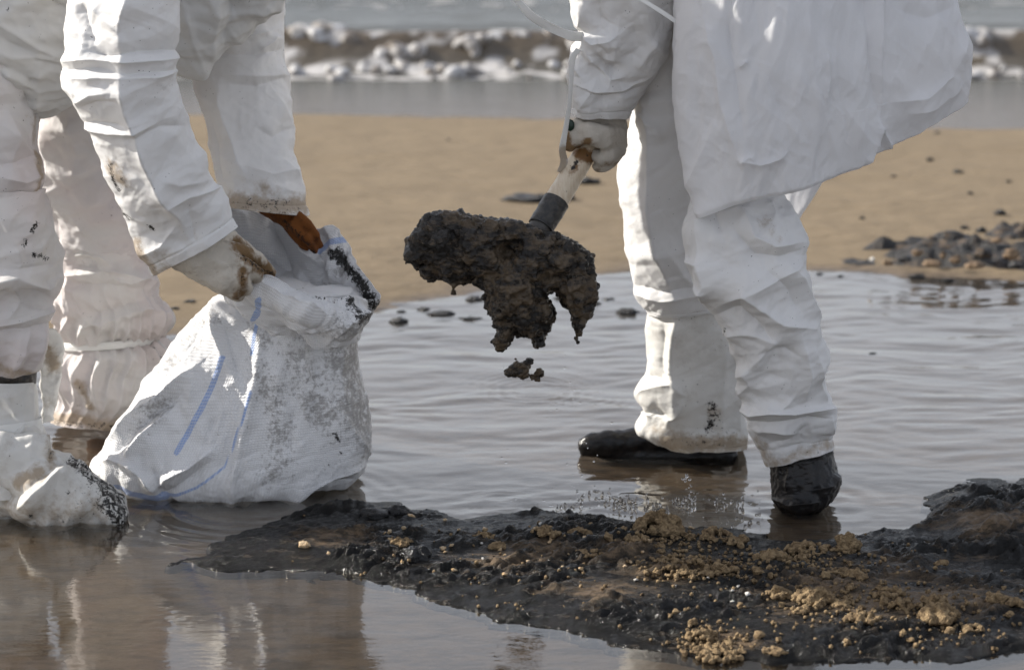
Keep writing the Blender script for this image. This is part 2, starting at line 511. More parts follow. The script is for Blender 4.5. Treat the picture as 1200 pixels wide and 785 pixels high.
def simple(name, col, rough, nscale=60, amp=.002, col2=None, coat=0, spec=.5, detail=5):
    M = Mat(name); n = M.noise(nscale, detail, .6)
    c = M.mix(M.ramp(n, .35, .65), col, col2 or tuple(x * .7 for x in col))
    return M.set(color=c, rough=rough, coat=coat, coatr=.15, spec=spec, normal=M.bump(n, amp, .8))
RUBBER = simple('wet_black_rubber', (.005, .005, .006), .30, 55, .003, (.014, .012, .011), coat=.05, spec=.3)
SKIN = simple('skin', (.50, .30, .21), .5, 90, .0006)

def wood_material():
    M = Mat('pale_handle'); R, Gd, B = M.marks()
    g = M.noise(30, 6, .6, M.coord((6, 1.2, 1.2)))
    c = M.mix(M.ramp(g, .3, .7), (.52, .42, .30), (.64, .56, .44))
    sp = M.ramp(M.noise(70, 6, .7), .63, .70); c = M.mix(M.math('MULTIPLY', sp, .8), c, (.07, .035, .018))
    t = M.ramp(M.math('ADD', Gd, M.math('MULTIPLY', M.math('SUBTRACT', M.noise(60, 6, .7), .5), 1.6)), .35, .8)
    c = M.mix(t, c, (.17, .085, .03))
    t2 = M.ramp(M.math('ADD', R, M.math('MULTIPLY', M.math('SUBTRACT', M.noise(110, 6, .7), .5), 1.5)), .5, .65)
    c = M.mix(t2, c, (.015, .01, .008))
    return M.set(color=c, rough=.45, normal=M.bump(g, .001, .6))
WOOD = wood_material()
STEEL = simple('dirty_steel', (.06, .055, .05), .45, 80, .001, (.03, .025, .02))
BLACKTAPE = simple('black_wrap', (.012, .012, .013), .42, 120, .002, (.04, .036, .03))

def oil_mat(name, dark, brown, thr=(.50, .66), wetness=.25, sc=1.0, tan=None, usemark=False, stretch=(1, 1, 1), spec=.45, coat=.12):
    M = Mat(name)
    co = M.coord(stretch)
    m = M.noise(24 * sc, 9, .66, co); fine = M.noise(150 * sc, 6, .7); reg = M.noise(6 * sc, 4, .6)
    s = M.math('ADD', M.math('MULTIPLY', m, .7), M.math('MULTIPLY', reg, .3))
    if usemark:
        R, Gd, B = M.marks(); s = M.math('ADD', s, M.math('MULTIPLY', Gd, .22))
    f = M.ramp(s, *thr)
    c = M.mix(f, dark, brown)
    if tan: c = M.mix(M.ramp(M.math('ADD', s, M.math('MULTIPLY', fine, .15)), thr[1] + .06, thr[1] + .14), c, tan)
    c = M.mix(M.ramp(fine, .70, .78), c, tuple(min(1, x * 2.2 + .02) for x in brown))
    n1 = M.bump(fine, .005, .9); n2 = M.bump(m, .014, .8, n1)
    r = M.math('ADD', wetness, M.math('MULTIPLY', f, .35))
    return M.set(color=c, rough=r, spec=spec, coat=coat, coatr=.08, normal=n2)
SLUDGE = oil_mat('tarry_sludge', (.013, .0105, .0085), (.105, .075, .045), (.45, .59), .14, tan=None, stretch=(1, 1, 2.2), spec=.4, coat=.15)
BANK = oil_mat('oily_bank', (.005, .0048, .0045), (.060, .043, .027), (.540, .675), .13, 1.0, tan=(.15, .105, .065), usemark=True, stretch=(1, 2.2, 1.6), spec=.22, coat=.03)
def clod_mat(name, a, b, r=.9):
    M = Mat(name); n = M.noise(120, 7, .7); g = M.voro(380)
    c = M.mix(M.ramp(n, .35, .62), a, b); c = M.mix(M.ramp(M.noise(40, 5, .6), .60, .68), c, (.03, .022, .015))
    return M.set(color=c, rough=r, spec=.25, normal=M.bump(g, .0022, .8, M.bump(n, .004, .8)))
CLOD = clod_mat('crumbly_sand', (.11, .073, .040), (.30, .215, .12))
STONE = clod_mat('wet_pebble', (.40, .26, .12), (.60, .46, .30), .35)
PALE = clod_mat('pale_pebble', (.6, .56, .5), (.72, .7, .66), .35)

# ================================================================== THE SETTING
PE = np.array([G(x, y)[:2] for x, y in [(-900, 470), (-200, 425), (100, 404), (200, 393), (300, 383), (420, 370), (500, 350), (600, 337), (750, 322), (950, 319), (1100, 322), (1200, 331), (1400, 340), (2600, 330)]])
SE = np.array([G(x, y)[:2] for x, y in [(-900, 128), (350, 133), (650, 139), (1150, 151), (2400, 165)]])
def sand_z(x, y):
    d1 = y - np.interp(x, PE[:, 0], PE[:, 1]); d2 = np.interp(x, SE[:, 0], SE[:, 1]) - y
    a = np.where(d1 > 0, .05 * (1 - np.exp(-d1 / .55)), -.015 * (1 - np.exp(np.minimum(d1, 0) / .22)))
    b = np.where(d2 > 0, .06 * (1 - np.exp(-d2 / .7)), -.25 * (1 - np.exp(np.minimum(d2, 0) / 3)))
    return np.minimum(a, b)
def spread(lo, hi, n, far, k=18):
    t = np.geomspace(hi - lo, far, k)[1:] * .5
    m = (lo + hi) / 2; s = np.linspace(lo, hi, n)
    return np.concatenate([(m - t)[::-1], s, m + t])
def field(name, xs, ys, zf, mat, marks=None, kind='structure'):
    X, Y = np.meshgrid(xs, ys); Z = zf(X.ravel(), Y.ravel())
    V = np.stack([X.ravel(), Y.ravel(), Z], 1)
    mk = marks(X.ravel(), Y.ravel(), Z) if marks else None
    me = make_mesh(name, V, grid_faces(len(ys), len(xs)), True, mk)
    o = link(name, me, mat); o['kind'] = kind
    return o

M = Mat('beach_sand')
sepz = M.n("SeparateXYZ"); M.l(M.n("NewGeometry").outputs['Position'], sepz.inputs[0])
n_ = M.noise(7, 6, .6); g_ = M.noise(420, 4, .7); sp_ = M.noise(26, 7, .7, M.coord((.6, 1.6, 1)))
dry = M.mix(M.ramp(n_, .3, .7), (.150, .112, .070), (.192, .145, .091))
dry = M.mix(M.ramp(g_, .35, .7), dry, (.225, .175, .115))
wetc = M.mix(M.ramp(sp_, .42, .66), (.150, .113, .077), (.060, .046, .033))
zz = M.math('ADD', sepz.outputs[2], M.math('MULTIPLY', M.math('SUBTRACT', M.noise(5, 5, .6, M.coord((.5, 1.5, 1))), .5), .010))
dryf = M.ramp(zz, .000, .012)
c_ = M.mix(dryf, wetc, dry)
c_ = M.mix(M.ramp(M.noise(16, 7, .68, M.coord((.7, 2.2, 1))), .67, .73), c_, (.05, .04, .032))
r_ = M.math('ADD', .35, M.math('MULTIPLY', dryf, .5))
SAND = M.set(color=c_, rough=r_, spec=.3, normal=M.bump(g_, .003, .6, M.bump(M.noise(16, 6, .6, M.coord((.6, 1.4, 1))), .022, .7)))

def sand_full(x, y):
    p = np.stack([x, y, x * 0], 1); near = (np.abs(x) < 8) & (y > -3) & (y < 14)
    r = sand_z(x, y); n = np.zeros(len(x))
    n[near] = .006 * fbm(p[near] * [1.2, 3.2, 1], 3) + .0025 * fbm(p[near] * [7, 13, 1], 2)
    n = np.where(r < 0, n * .4, n)
    return r + n
field('sand', spread(-3.2, 3.2, 360, 1500), spread(1.5, 11, 420, 1900), sand_full, SAND)

# --- still water of the tidal pool, lying over the sand
M = Mat('pool_water')
nw = M.noise(26, 3, .5, M.coord((1, 2.6, 1))); n2w = M.noise(95, 2, .5, M.coord((1, 2.2, 1)))
nb = M.bump(nw, .0012, .25); nb = M.bump(n2w, .0004, .2, nb)
tr = M.n("BsdfTransparent"); tr.inputs[0].default_value = (.90, .85, .77, 1)
gl = M.n("BsdfGlossy"); gl.inputs['Roughness'].default_value = .03; gl.inputs[0].default_value = (1, .985, .95, 1); M.l(nb, gl.inputs['Normal'])
df = M.n("BsdfDiffuse"); df.inputs[0].default_value = (.09, .085, .08, 1)
fr = M.n("Fresnel"); fr.inputs['IOR'].default_value = 1.55; M.l(nb, fr.inputs['Normal'])
sp3 = M.n("SeparateXYZ"); M.l(M.n("NewGeometry").outputs['Position'], sp3.inputs[0])
m1 = M.n("MixShader"); M.l(M.ramp(sp3.outputs[1], 4.0, 6.0, .05, .22), m1.inputs[0]); M.l(tr.outputs[0], m1.inputs[1]); M.l(df.outputs[0], m1.inputs[2])
m2 = M.n("MixShader"); M.l(M.math('MINIMUM', M.math('MULTIPLY', fr.outputs[0], 1.45), .56), m2.inputs[0]); M.l(m1.outputs[0], m2.inputs[1]); M.l(gl.outputs[0], m2.inputs[2])
M.l(m2.outputs[0], M.out.inputs[0]); POOL = M.m
RINGS = [(G(560, 757), .105, .016, .0011), (G(190, 727), .05, .013, .0008), (G(232, 790), .09, .016, .0009), (G(60, 730), .05, .013, .0004),
         (G(945, 590), .16, .062, .0010), (G(780, 530), .18, .07, .0008), (G(690, 465), .12, .02, .0014), (G(625, 455), .16, .024, .0013), (G(590, 590), .09, .018, .0012), (G(300, 590), .3, .04, .0012)]
def water_z(x, y):
    p = np.stack([x, y, x * 0], 1); z = np.zeros(len(x)); m = (np.abs(x) < 3) & (y > 2.5) & (y < 8.2)
    q = p[m]; far = sstep(4.15, 5.0, q[:, 1])
    wq = q + .06 * np.stack([perlin(q * 3), perlin(q * 3 + 20), q[:, 0] * 0], 1)
    wv = .0030 * fbm(wq * [2.4, 7, 1], 3) + .0022 * np.abs(fbm(wq * [4.5, 12, 1] + 7, 2)) + .0007 * fbm(wq * [14, 26, 1] + 17, 2)
    zz_ = wv * (.10 + .9 * far)
    agit = np.exp(-((q[:, 0] - .25) / .45) ** 2 - ((q[:, 1] - 4.32) / .17) ** 2)
    zz_ += agit * (.0030 * fbm(q * [17, 26, 1], 3))
    for c, R_, wl, am in RINGS:
        d = np.hypot(q[:, 0] - c[0], q[:, 1] - c[1]); wob = .12 * perlin(q * 3 + c[0])
        zz_ += am * np.sin(2 * np.pi * (d / wl + wob)) * np.exp(-((d - R_ * .55) / (R_ * .42)) ** 2)
    z[m] = zz_; return z
field('pool_water', spread(-1.9, 1.9, 420, 60, 8), np.concatenate([np.linspace(-30, 3, 12)[:-1], np.linspace(3.0, 7.6, 560)]), water_z, POOL)

# --- the sea with its breaking wave
def crest(x): 
    p = np.stack([x, x * 0, x * 0], 1); return 11.30 + .10 * perlin(p * .9 + 4), .170 + .022 * fbm(p * 1.5 + 8, 2)
def sea_z(x, y):
    z = np.zeros(len(x)); m = (np.abs(x) < 9) & (y < 30); X, Y = x[m], y[m]; p = np.stack([X, Y, X * 0], 1)
    yc, h = crest(X); d = Y - yc
    w_ = np.where(d > 0, h * np.exp(-(d / .42) ** 2), h * np.exp(-(d / .16) ** 2))
    w_ += .05 * np.exp(-((Y - 12.9 - .3 * perlin(p * [.5, 0, 0])) / .35) ** 2) + .06 * np.exp(-((Y - 14.6) / .5) ** 2)
    churn = sstep(-.62, -.35, d) * (1 - sstep(-.12, .05, d))
    w_ += churn * (.020 * np.abs(fbm(p * [3, 5, 1], 2)) + .010 * np.abs(perlin(p * 11)))
    w_ += sstep(11.5, 12.5, Y) * .010 * fbm(p * [1.6, 4.5, 1], 3)
    w_ += .003 * fbm(p * [1, 4, 1], 2)
    z[m] = w_; return z + .002
def sea_m(x, y, z):
    p = np.stack([x, y, x * 0], 1); yc, h = crest(x); d = y - yc; n = fbm(p * [6, 8, 1], 3)
    n5 = fbm(p * [5.2, 8, 1] + 60, 3)
    foam = sstep(-.58, -.42, d) * (1 - sstep(-.30, -.12, d)) * sstep(-.30, .35, n)
    foam = np.maximum(foam, sstep(-.5, -.3, d) * (1 - sstep(.02, .12, d)) * sstep(-.02, .55, n5) * .8)
    lip = np.exp(-((d + .02) / .06) ** 2) * sstep(-.05, .45, fbm(p * [4.5, 3, 1], 3)) * .8
    back = .5 * np.exp(-((y - 14.2) / .3) ** 2) * sstep(0, .5, n)
    brown = np.exp(-(d / .28) ** 2)
    return np.stack([np.maximum(np.maximum(foam, lip), back), brown, sstep(9.5, 11.2, y)], 1)
M = Mat('sea_water'); R, Gd, B = M.marks()
c_ = M.mix(B, (.12, .104, .086), (.07, .071, .060))
c_ = M.mix(M.math('MULTIPLY', Gd, .9), c_, (.085, .062, .040))
f_ = M.ramp(M.math('ADD', R, M.math('MULTIPLY', M.math('SUBTRACT', M.noise(10, 4, .6), .5), .5)), .15, .85)
c_ = M.mix(f_, c_, M.mix(M.noise(6, 3), (.30, .28, .25), (.56, .55, .56)))
SEA = M.set(color=c_, rough=M.math('ADD', .22, M.math('MULTIPLY', f_, .5)), spec=.5, normal=M.bump(M.noise(7, 5, .6, M.coord((.6, 2.6, 1))), .03, .6))
field('sea', spread(-4.2, 4.2, 420, 1600), np.concatenate([np.linspace(9.2, 16, 290), np.geomspace(16.2, 1500, 40)]), sea_z, SEA, sea_m)
FOAM = simple('sea_foam', (.50, .50, .51), .6, 30, .004, (.26, .24, .22))
r = np.random.RandomState(5); S = []
for i in range(30):
    x = r.uniform(-3.2, 3.4) if i > 13 else r.uniform(-1.3, .5)
    yc, h = crest(np.array([x])); R0 = r.uniform(.05, .095); y0 = yc[0] - r.uniform(.0, .10); z0 = r.uniform(.02, h[0] - R0 * .7)
    for k in range(16):
        a_ = r.uniform(0, 6.28); e_ = r.uniform(-.6, 1.2); q = R0 * .75
        S.append((x + q * 2.0 * math.cos(a_) * math.cos(e_), y0 + q * math.sin(a_) * math.cos(e_), z0 + q * math.sin(e_), R0 * r.uniform(.35, .65)))
for i in range(420):
    x = r.uniform(-3.2, 3.4); yc, h = crest(np.array([x])); d = .14 + .38 * r.rand() ** 1.4
    if perlin(np.array([[x * 2.3, d * 6, 3.3]]))[0] < -.05: continue
    S.append((x, yc[0] - d, .01 + .035 * r.rand() * (1.1 - d), r.uniform(.014, .036)))
M = Mat('sea_foam'); fz = M.n("SeparateXYZ"); M.l(M.n("NewGeometry").outputs['Position'], fz.inputs[0])
fn = M.math('ADD', M.noise(9, 5, .6), M.math('MULTIPLY', M.noise(34, 4, .6), .3))
FOAM = M.set(color=M.mix(M.ramp(fn, .48, .80), (.50, .50, .51), (.15, .125, .10)), rough=.5, spec=.4, normal=M.bump(M.noise(60, 4), .008, .6))  # brown in the colour paints silt together with the shade on the lobes
tag(blob('sea_foam', S, .0085, FOAM, None, [(12, 12, 'f'), (40, 2.5, 'f')], 14), 'white and brownish foam lobes tumbling along the front of the breaking wave', 'foam', kind='stuff')

# --- debris bank at the far edge of the pool, right
def debris_field(poly, x0, x1, y0, y1, step, hgt):
    xs = np.arange(x0, x1, step); ys = np.arange(y0, y1, step)
    def zf(x, y):
        p = np.stack([x, y, x * 0], 1)
        d = sdist(x, y, poly) + .05 * fbm(p * 6, 3)
        bump_ = sstep(0, .16, d)
        lum = np.abs(fbm(p * [3.5, 8, 1], 4)) * .055 + .010 * fbm(p * [20, 34, 1], 3)
        return sand_z(x, y) - .02 + bump_ * (hgt * (.35 + .65 * sstep(-.1, .25, fbm(p * 4 + 3, 2))) * .7 + lum)
    return xs, ys, zf
BANKF = oil_mat('tarry_rubble', (.010, .009, .009), (.10, .068, .042), (.50, .62), .35, 1.2, tan=(.20, .14, .085))
dp = [tuple(G(x, y)[:2]) for x, y in [(955, 306), (1000, 294), (1040, 287), (1080, 284), (1130, 277), (1200, 272), (1330, 270), (1420, 300), (1330, 332), (1200, 333), (1120, 325), (1040, 320), (960, 317)]]
xs, ys, zf = debris_field(dp, .78, 2.35, 6.1, 7.35, .0065, .050)
o = field('tarry_rubble', xs, ys, zf, BANKF, kind='stuff')
tag(o, 'low heap of tarry rubble and sand on the far edge of the pool', 'rubble')
# --- black pieces lying on the beach and at the water's edge
def lump(name, px, py, wpx, hpx, mat, label, cat, z=None, group=None, seed=0, flat=.5):
    g = G(px, py, 0.02); zz_ = sand_z(np.array([g[0]]), np.array([g[1]]))[0] if z is None else z
    g = G(px, py, max(zz_, 0)); s = mpp(g[1]); v, f = ICO3
    sd_ = wpx * s / 2
    V = v * [sd_, sd_ * flat, hpx * s * .55]
    V = V * (1 + .45 * fbm(v * 1.5 + seed * 3.1, 4))[:, None] + .0015 * np.stack([perlin(V * 120), perlin(V * 120 + 9), perlin(V * 120 + 30)], 1)
    o = link(name, make_mesh(name, V, f), mat); o.location = (g[0], g[1], max(zz_, 0) + hpx * s * .15)
    tag(o, label, cat, group); return o
TAR = oil_mat('tar_lump', (.012, .012, .013), (.05, .04, .035), (.5, .7), .3, 2)
lump('tar_lump', 622, 235, 58, 11, TAR, 'longest black tar lump lying on the dry sand behind the shovel handle', 'tar lump', seed=1)
lump('tar_lump', 686, 214, 26, 9, TAR, 'small black tar lump on the sand just right of the shovel handle', 'tar lump', seed=2)
lump('tar_lump', 664, 232, 22, 7, TAR, 'flat black tar lump on the sand hidden partly by the shovel handle', 'tar lump', seed=3)
FL = [(467, 378, 22, 8, 'dark tar fleck lying leftmost of the row under the left end of the shovel load'), (518, 369, 30, 6, 'longest thin tar fleck in the shallows below the shovel load'), (551, 374, 24, 4, 'flat thin tar fleck just right of the longest one below the shovel load'),
      (470, 366, 12, 4, 'small tar fleck just behind the leftmost dark one of the row'), (735, 367, 26, 8, 'thick tar fleck in the pool just left of the right worker far leg'), (712, 352, 16, 4, 'tar fleck between the shovel load and the right worker far leg'),
      (497, 363, 14, 4, 'small tar fleck behind the longest thin one below the shovel load'), (700, 357, 10, 5, 'small tar fleck right at the edge of the shovel load'), (655, 351, 14, 5, 'tar fleck seen through the gap in the dripping shovel load'), (555, 352, 20, 7, 'tar fleck touching the waterline just under the shovel load'),
      (1022, 415, 10, 3, 'lone tar fleck floating in the open pool right of the worker'), (960, 322, 8, 3, 'tiny tar fleck at the pool edge right beside the right worker knee'), (985, 324, 8, 3, 'second tiny tar fleck from the right worker knee along the pool edge'),
      (1075, 325, 20, 5, 'flat tar fleck in front of the middle of the far rubble'), (1110, 329, 16, 4, 'flat tar fleck in front of the right part of the far rubble'), (205, 362, 10, 4, 'small tar fleck on the sand directly under the near glove'), (228, 378, 16, 4, 'thin tar fleck on wet sand between near glove and sack'),
      (222, 355, 14, 6, 'thicker tar fleck on the sand between the left worker far leg and the sack'), (440, 350, 8, 3, 'tiny tar fleck on the sand just right of the sack mouth')]
for i, (x, y, a, b, lab) in enumerate(FL): lump('tar_fleck', x, y, a, b, TAR, lab, 'tar fleck', seed=10 + i)
BB = [(1090, 188, 9, 'dark bit on the dry sand below the right tip of the gown'), (1122, 203, 12, 'widest flat dark bit on the upper dry sand right of the gown'), (1047, 207, 6, 'small dark bit on the sand under the gown hem'), (1137, 227, 7, 'dark bit on the sand below the widest flat one'),
      (1182, 213, 6, 'dark bit on the dry sand nearest the right edge of view'), (1098, 157, 8, 'dark bit at the top of the beach close to the wet sand'), (1010, 256, 6, 'dark bit on the sand above the left end of the far rubble'), (525, 165, 6, 'lone tiny bit on the sand above the shovel load'),
      (1172, 251, 14, 'dark flat bit on the sand farthest above the rubble on the right'), (1150, 272, 14, 'dark bit at the back edge of the far rubble'), (1192, 268, 16, 'dark bit behind the rubble at the right edge of view'), (1130, 268, 10, 'dark bit behind the middle of the far rubble')]
for i, (x, y, a, lab) in enumerate(BB): lump('beach_bit', x, y, a, a * .5, TAR, lab, 'bit', seed=40 + i)
RS = clod_mat('rock_sand', (.10, .066, .040), (.25, .175, .11), .6)
RK = [(1105, 300, 10, 10, 'small tan rock in the middle of the far rubble'), (1152, 298, 26, 16, 'biggest black rock in the right part of the far rubble'), (1185, 300, 24, 16, 'big tan rock of the far rubble nearest the right edge'), (1130, 292, 22, 14, 'black rock left of the biggest one in the far rubble'),
      (1168, 285, 22, 12, 'tan rock at the top of the far rubble on the right'), (1060, 305, 24, 10, 'low black rock near the left end of the far rubble'), (1092, 310, 30, 10, 'widest low tan rock along the front of the far rubble'), (1190, 312, 22, 10, 'black rock at the front right of the far rubble'),
      (1142, 312, 26, 10, 'tan rock at the front of the far rubble below the biggest black one'), (1120, 306, 16, 12, 'black rock right of the widest low tan one'), (1075, 297, 18, 9, 'tan rock at the back left of the far rubble'), (1196, 288, 16, 10, 'black rock at the top right corner of the far rubble'), (1040, 309, 16, 8, 'leftmost tan rock of the far rubble by the water')]
for i, (x, y, a, b, lab) in enumerate(RK): lump('beach_rock', x, y, a * .75, b * .75, RS if 'tan' in lab else BANKF, lab, 'rock', seed=71 + i, z=.05, flat=.8)
lump('beach_stone', 1022, 305, 6, 5, PALE, 'tiny bright white stone at the left end of the far rubble', 'stone', seed=70, z=.05, flat=.8)

# --- the oily bank in the foreground
bp = [(212, 655), (262, 632), (330, 607), (380, 594), (430, 592), (470, 590), (505, 600), (545, 606), (600, 603), (640, 600), (690, 605), (740, 612), (790, 612), (850, 622), (905, 634), (960, 634), (1010, 628), (1070, 622), (1092, 600), (1098, 578), (1140, 566), (1200, 563), (1330, 560), (1600, 590), (1600, 740), (1330, 752), (1200, 758), (1100, 768), (1000, 768), (900, 771), (830, 765), (760, 753), (700, 742), (640, 731), (570, 713), (520, 700), (490, 688), (445, 673), (400, 668), (330, 665), (260, 662)]
BP = [tuple(G(x, y, .004)[:2]) for x, y in bp]
BX = np.arange(-.78, 1.75, .0036); BY = np.arange(3.42, 4.72, .0046)
RB = [tuple(G(x, y, .03)[:2]) for x, y in [(1085, 575), (1150, 560), (1500, 560), (1500, 660), (1200, 650), (1120, 632), (1088, 610)]]
def bank_z(x, y):
    p = np.stack([x, y, x * 0], 1)
    ca, sa = math.cos(math.radians(32)), math.sin(math.radians(32))
    st = np.stack([(x * ca + y * sa) * 5, (-x * sa + y * ca) * 24, x * 0], 1)
    st2 = np.stack([(x * ca + y * sa) * 12, (-x * sa + y * ca) * 60, x * 0 + 5], 1)
    d = sdist(x, y, BP) + .022 + .034 * fbm(p * [8, 13, 1], 5)
    m = sstep(-.01, .14, d); m2 = sstep(0, .05, d)
    z = -.060 + .061 * sstep(-.006, .010, d) + .012 * m
    rgh = .25 + .9 * sstep(-.25, .35, fbm(p * [3.5, 6, 1] + 77, 3))
    z += rgh * m2 * (.006 * fbm(st * [1, .5, 1] + 40, 2) + .004 * fbm(p * [4, 7, 1] + 3, 2) + .017 * (np.abs(fbm(st, 3)) - .12) + .0075 * np.abs(fbm(st2, 3)) + .0045 * fbm(p * 60, 3) + .006 * sstep(.1, .5, fbm(p * 26 + 9, 2)))
    z += sstep(0, .10, sdist(x, y, RB) + .03 * fbm(p * 9 + 30, 3)) * (.020 + .008 * fbm(p * 22, 3))
    return np.where(z > .004, .004 + (z - .004) * .95, z)
def bank_m(x, y, z):
    p = np.stack([x, y, x * 0], 1); px, py = proj(np.stack([x, y, z], 1))
    b = np.zeros(len(x))
    for cx, cy, rx, ry in [(800, 665, 80, 14), (845, 752, 55, 12), (740, 640, 60, 18), (400, 628, 40, 12), (590, 655, 60, 16), (1000, 690, 110, 40), (1150, 610, 70, 22), (640, 640, 40, 10), (1120, 700, 90, 20), (700, 690, 60, 14)]:
        b = np.maximum(b, np.exp(-((px - cx) / rx) ** 2 - ((py - cy) / ry) ** 2))
    return np.stack([b * 0, b, b * 0], 1)
field('oily_bank', BX, BY, bank_z, BANK, bank_m)
ZG = None
def bank_at(x, y):
    return float(bank_z(np.array([x]), np.array([y]))[0])

# sand clods resting on it
def clod_cluster(px, py, rx, h, label, n=26, mat=None, seed=0):
    rx *= 1.12; h *= 1.25
    n = int(n * 2.4)
    g = G(px, py, .02); z0 = max(bank_at(g[0], g[1]), 0); s = mpp(g[1]); rr = np.random.RandomState(seed); S = []
    W = rx * s; H = h * s
    for i in range(n):
        a = rr.uniform(0, 6.28); q = math.sqrt(rr.rand()); x = q * math.cos(a); y = q * math.sin(a)
        top = (1 - q * q) ** .6
        r0 = H * rr.uniform(.10, .28)
        S.append((g[0] + x * W, g[1] + y * W * .7, z0 + rr.uniform(0, 1) * top * (H - r0) + r0 * .2, max(r0, .0042)))
    me, co, nn = remesh('sand_clump', S, .0026, 1)
    co = co + nn * (.0035 * fbm(co * 75, 3) + .0022 * fbm(co * 230, 2))[:, None]
    co -= np.array([g[0], g[1], z0])
    me.vertices.foreach_set('co', co.astype(np.float32).ravel()); me.polygons.foreach_set('use_smooth', np.full(len(me.polygons), True)); me.update()
    o = link('sand_clump', me, mat or CLOD, None, (g[0], g[1], z0)); tag(o, label, 'sand clump'); return o
CL = [(772, 618, 26, 20, 'largest crumbly tan sand clump, just in front of the splashing water', 40),
      (742, 630, 17, 9, 'low sand clump touching the left side of the largest one', 18),
      (838, 626, 18, 11, 'rounded pale sand clump right of the largest one', 20),
      (862, 630, 11, 6, 'small sand clump between two larger ones below the near black boot', 10),
      (905, 652, 20, 13, 'rugged sand clump below the near black boot, left of a long row', 30),
      (948, 642, 28, 11, 'long low sand clump running up to the knobbly upright one', 30),
      (992, 640, 12, 19, 'upright knobbly sand clump standing tallest right of the near boot', 24),
      (935, 655, 12, 8, 'sand clump in front of the long low row', 10),
      (800, 664, 52, 7, 'long flat wet strip of sand clods in the middle of the oily bank', 60),
      (845, 668, 18, 6, 'wet glistening sand clump at the right end of the flat strip', 16),
      (912, 694, 15, 11, 'rounded sand clump low at the left of the big scatter of clods', 18),
      (955, 700, 22, 15, 'broad crumbly sand clump in the middle of the scatter of clods', 34),
      (938, 712, 12, 8, 'sand clump just in front of the broad crumbly one', 12),
      (985, 705, 12, 9, 'sand clump right beside the broad crumbly one', 14),
      (1003, 676, 14, 7, 'sand clump behind the scatter, right of the centre', 14),
      (980, 668, 16, 6, 'low sand clump behind the broad crumbly one', 14),
      (1010, 728, 18, 9, 'sand clump near the front edge of the bank below the scatter', 18),
      (1100, 722, 22, 18, 'stout sand clump at the right of the scatter near the front edge', 36),
      (1095, 705, 16, 12, 'sand clump directly behind the stout one', 18),
      (1060, 708, 18, 10, 'sand clump left of the stout one', 20),
      (1040, 692, 18, 8, 'low sand clump at the back right of the scatter', 16),
      (1168, 702, 14, 9, 'sand clump toward the right edge of the bank', 16),
      (1190, 706, 14, 10, 'sand clump farthest right, at the edge of the view', 16),
      (1105, 660, 9, 6, 'lone small sand clump halfway to the raised dark bank', 8),
      (1140, 730, 12, 6, 'low sand clump at the front right of the stout one', 10),
      (822, 738, 18, 11, 'sand clump at the front edge left of the flat sandy spit', 20),
      (838, 755, 32, 5, 'flat sandy spit at the front edge of the bank', 36),
      (910, 757, 14, 4, 'thin sand patch at the water in front of the bank', 12),
      (567, 625, 13, 7, 'brown clump on the left half of the bank behind the wrinkled tar', 14),
      (582, 638, 10, 8, 'upright brown clump on the left half of the bank', 12),
      (640, 628, 16, 8, 'brown clump in the middle of the bank near its back edge', 16),
      (680, 622, 12, 8, 'brown clump left of the sand clumps near the back edge', 12),
      (470, 640, 12, 7, 'small tan clump beside the black wrinkled tar', 12),
      (690, 650, 14, 6, 'low brown clump in the middle of the bank', 12)]
for i, (x, y, rx, h, lab, n) in enumerate(CL): clod_cluster(x, y, rx, h, lab, n, None, 100 + i)

def bits(name, n, boxes, r0, r1, mat, label, cat, group, seed, nm=6, sq=.75):
    rr = np.random.RandomState(seed); meshes = []
    for k in range(nm):
        v, f = ICO2; V = v * (1 + .75 * fbm(v * 1.4 + k * 9.1 + seed, 3))[:, None] * [1, .85, sq]
        me = make_mesh(name, V, f); me.materials.append(mat); meshes.append(me)
    for i in range(n):
        cx, cy, rx, ry = boxes[rr.randint(len(boxes))]
        x = cx + rr.normal() * rx * .5; y = cy + rr.normal() * ry * .5
        g = G(x, y, .02); z0 = bank_at(g[0], g[1])
        if z0 < .001: continue
        s = mpp(g[1]) * (r0 + (r1 - r0) * rr.rand() ** 2)
        o = bpy.data.objects.new(name, meshes[rr.randint(nm)]); COL.objects.link(o)
        o.location = (g[0], g[1], z0 + s * .35); o.scale = (s, s, s); o.rotation_euler = (rr.uniform(-.6, .6), rr.uniform(-.6, .6), rr.uniform(0, 6.28))
        tag(o, label, cat, group)
SCAT = [(970, 700, 120, 40), (1030, 690, 130, 50), (930, 655, 90, 22), (1120, 720, 110, 40), (780, 630, 100, 18), (830, 668, 90, 12), (830, 742, 50, 22)]
bits('sand_clod', 130, SCAT, 2.2, 7.0, CLOD, 'small crumbly tan sand clod on the black oily bank', 'clod', 'small sand clods on the oily bank', 3)
bits('pebble', 34, [(500, 630, 120, 30), (700, 650, 160, 40), (600, 640, 120, 30)], 2.2, 4.5, STONE, 'small wet brown pebble stuck in the oily bank', 'pebble', 'brown pebbles in the oily bank', 4, sq=.6)
bits('pale_pebble', 12, [(560, 640, 160, 40), (850, 690, 160, 40)], 2.0, 3.4, PALE, 'small pale pebble stuck in the oily bank', 'pebble', 'pale pebbles in the oily bank', 5, sq=.6)
g = G(341, 641, .01)
lump('pebble', 357, 641, 15, 10, STONE, 'largest yellow-brown pebble at the left end of the oily bank', 'pebble', z=max(bank_at(*G(357, 641, .02)[:2]), 0), seed=91, flat=.8)
rr = np.random.RandomState(21); S = []
for i in range(1300):
    cx, cy, rx, ry = SCAT[rr.randint(len(SCAT))] if rr.rand() < .85 else (700, 670, 420, 60)
    x = cx + rr.normal() * rx * .45; y = cy + rr.normal() * ry * .45; g = G(x, y, .02); S.append((g[0], g[1], 0, rr.uniform(.0012, .0042)))
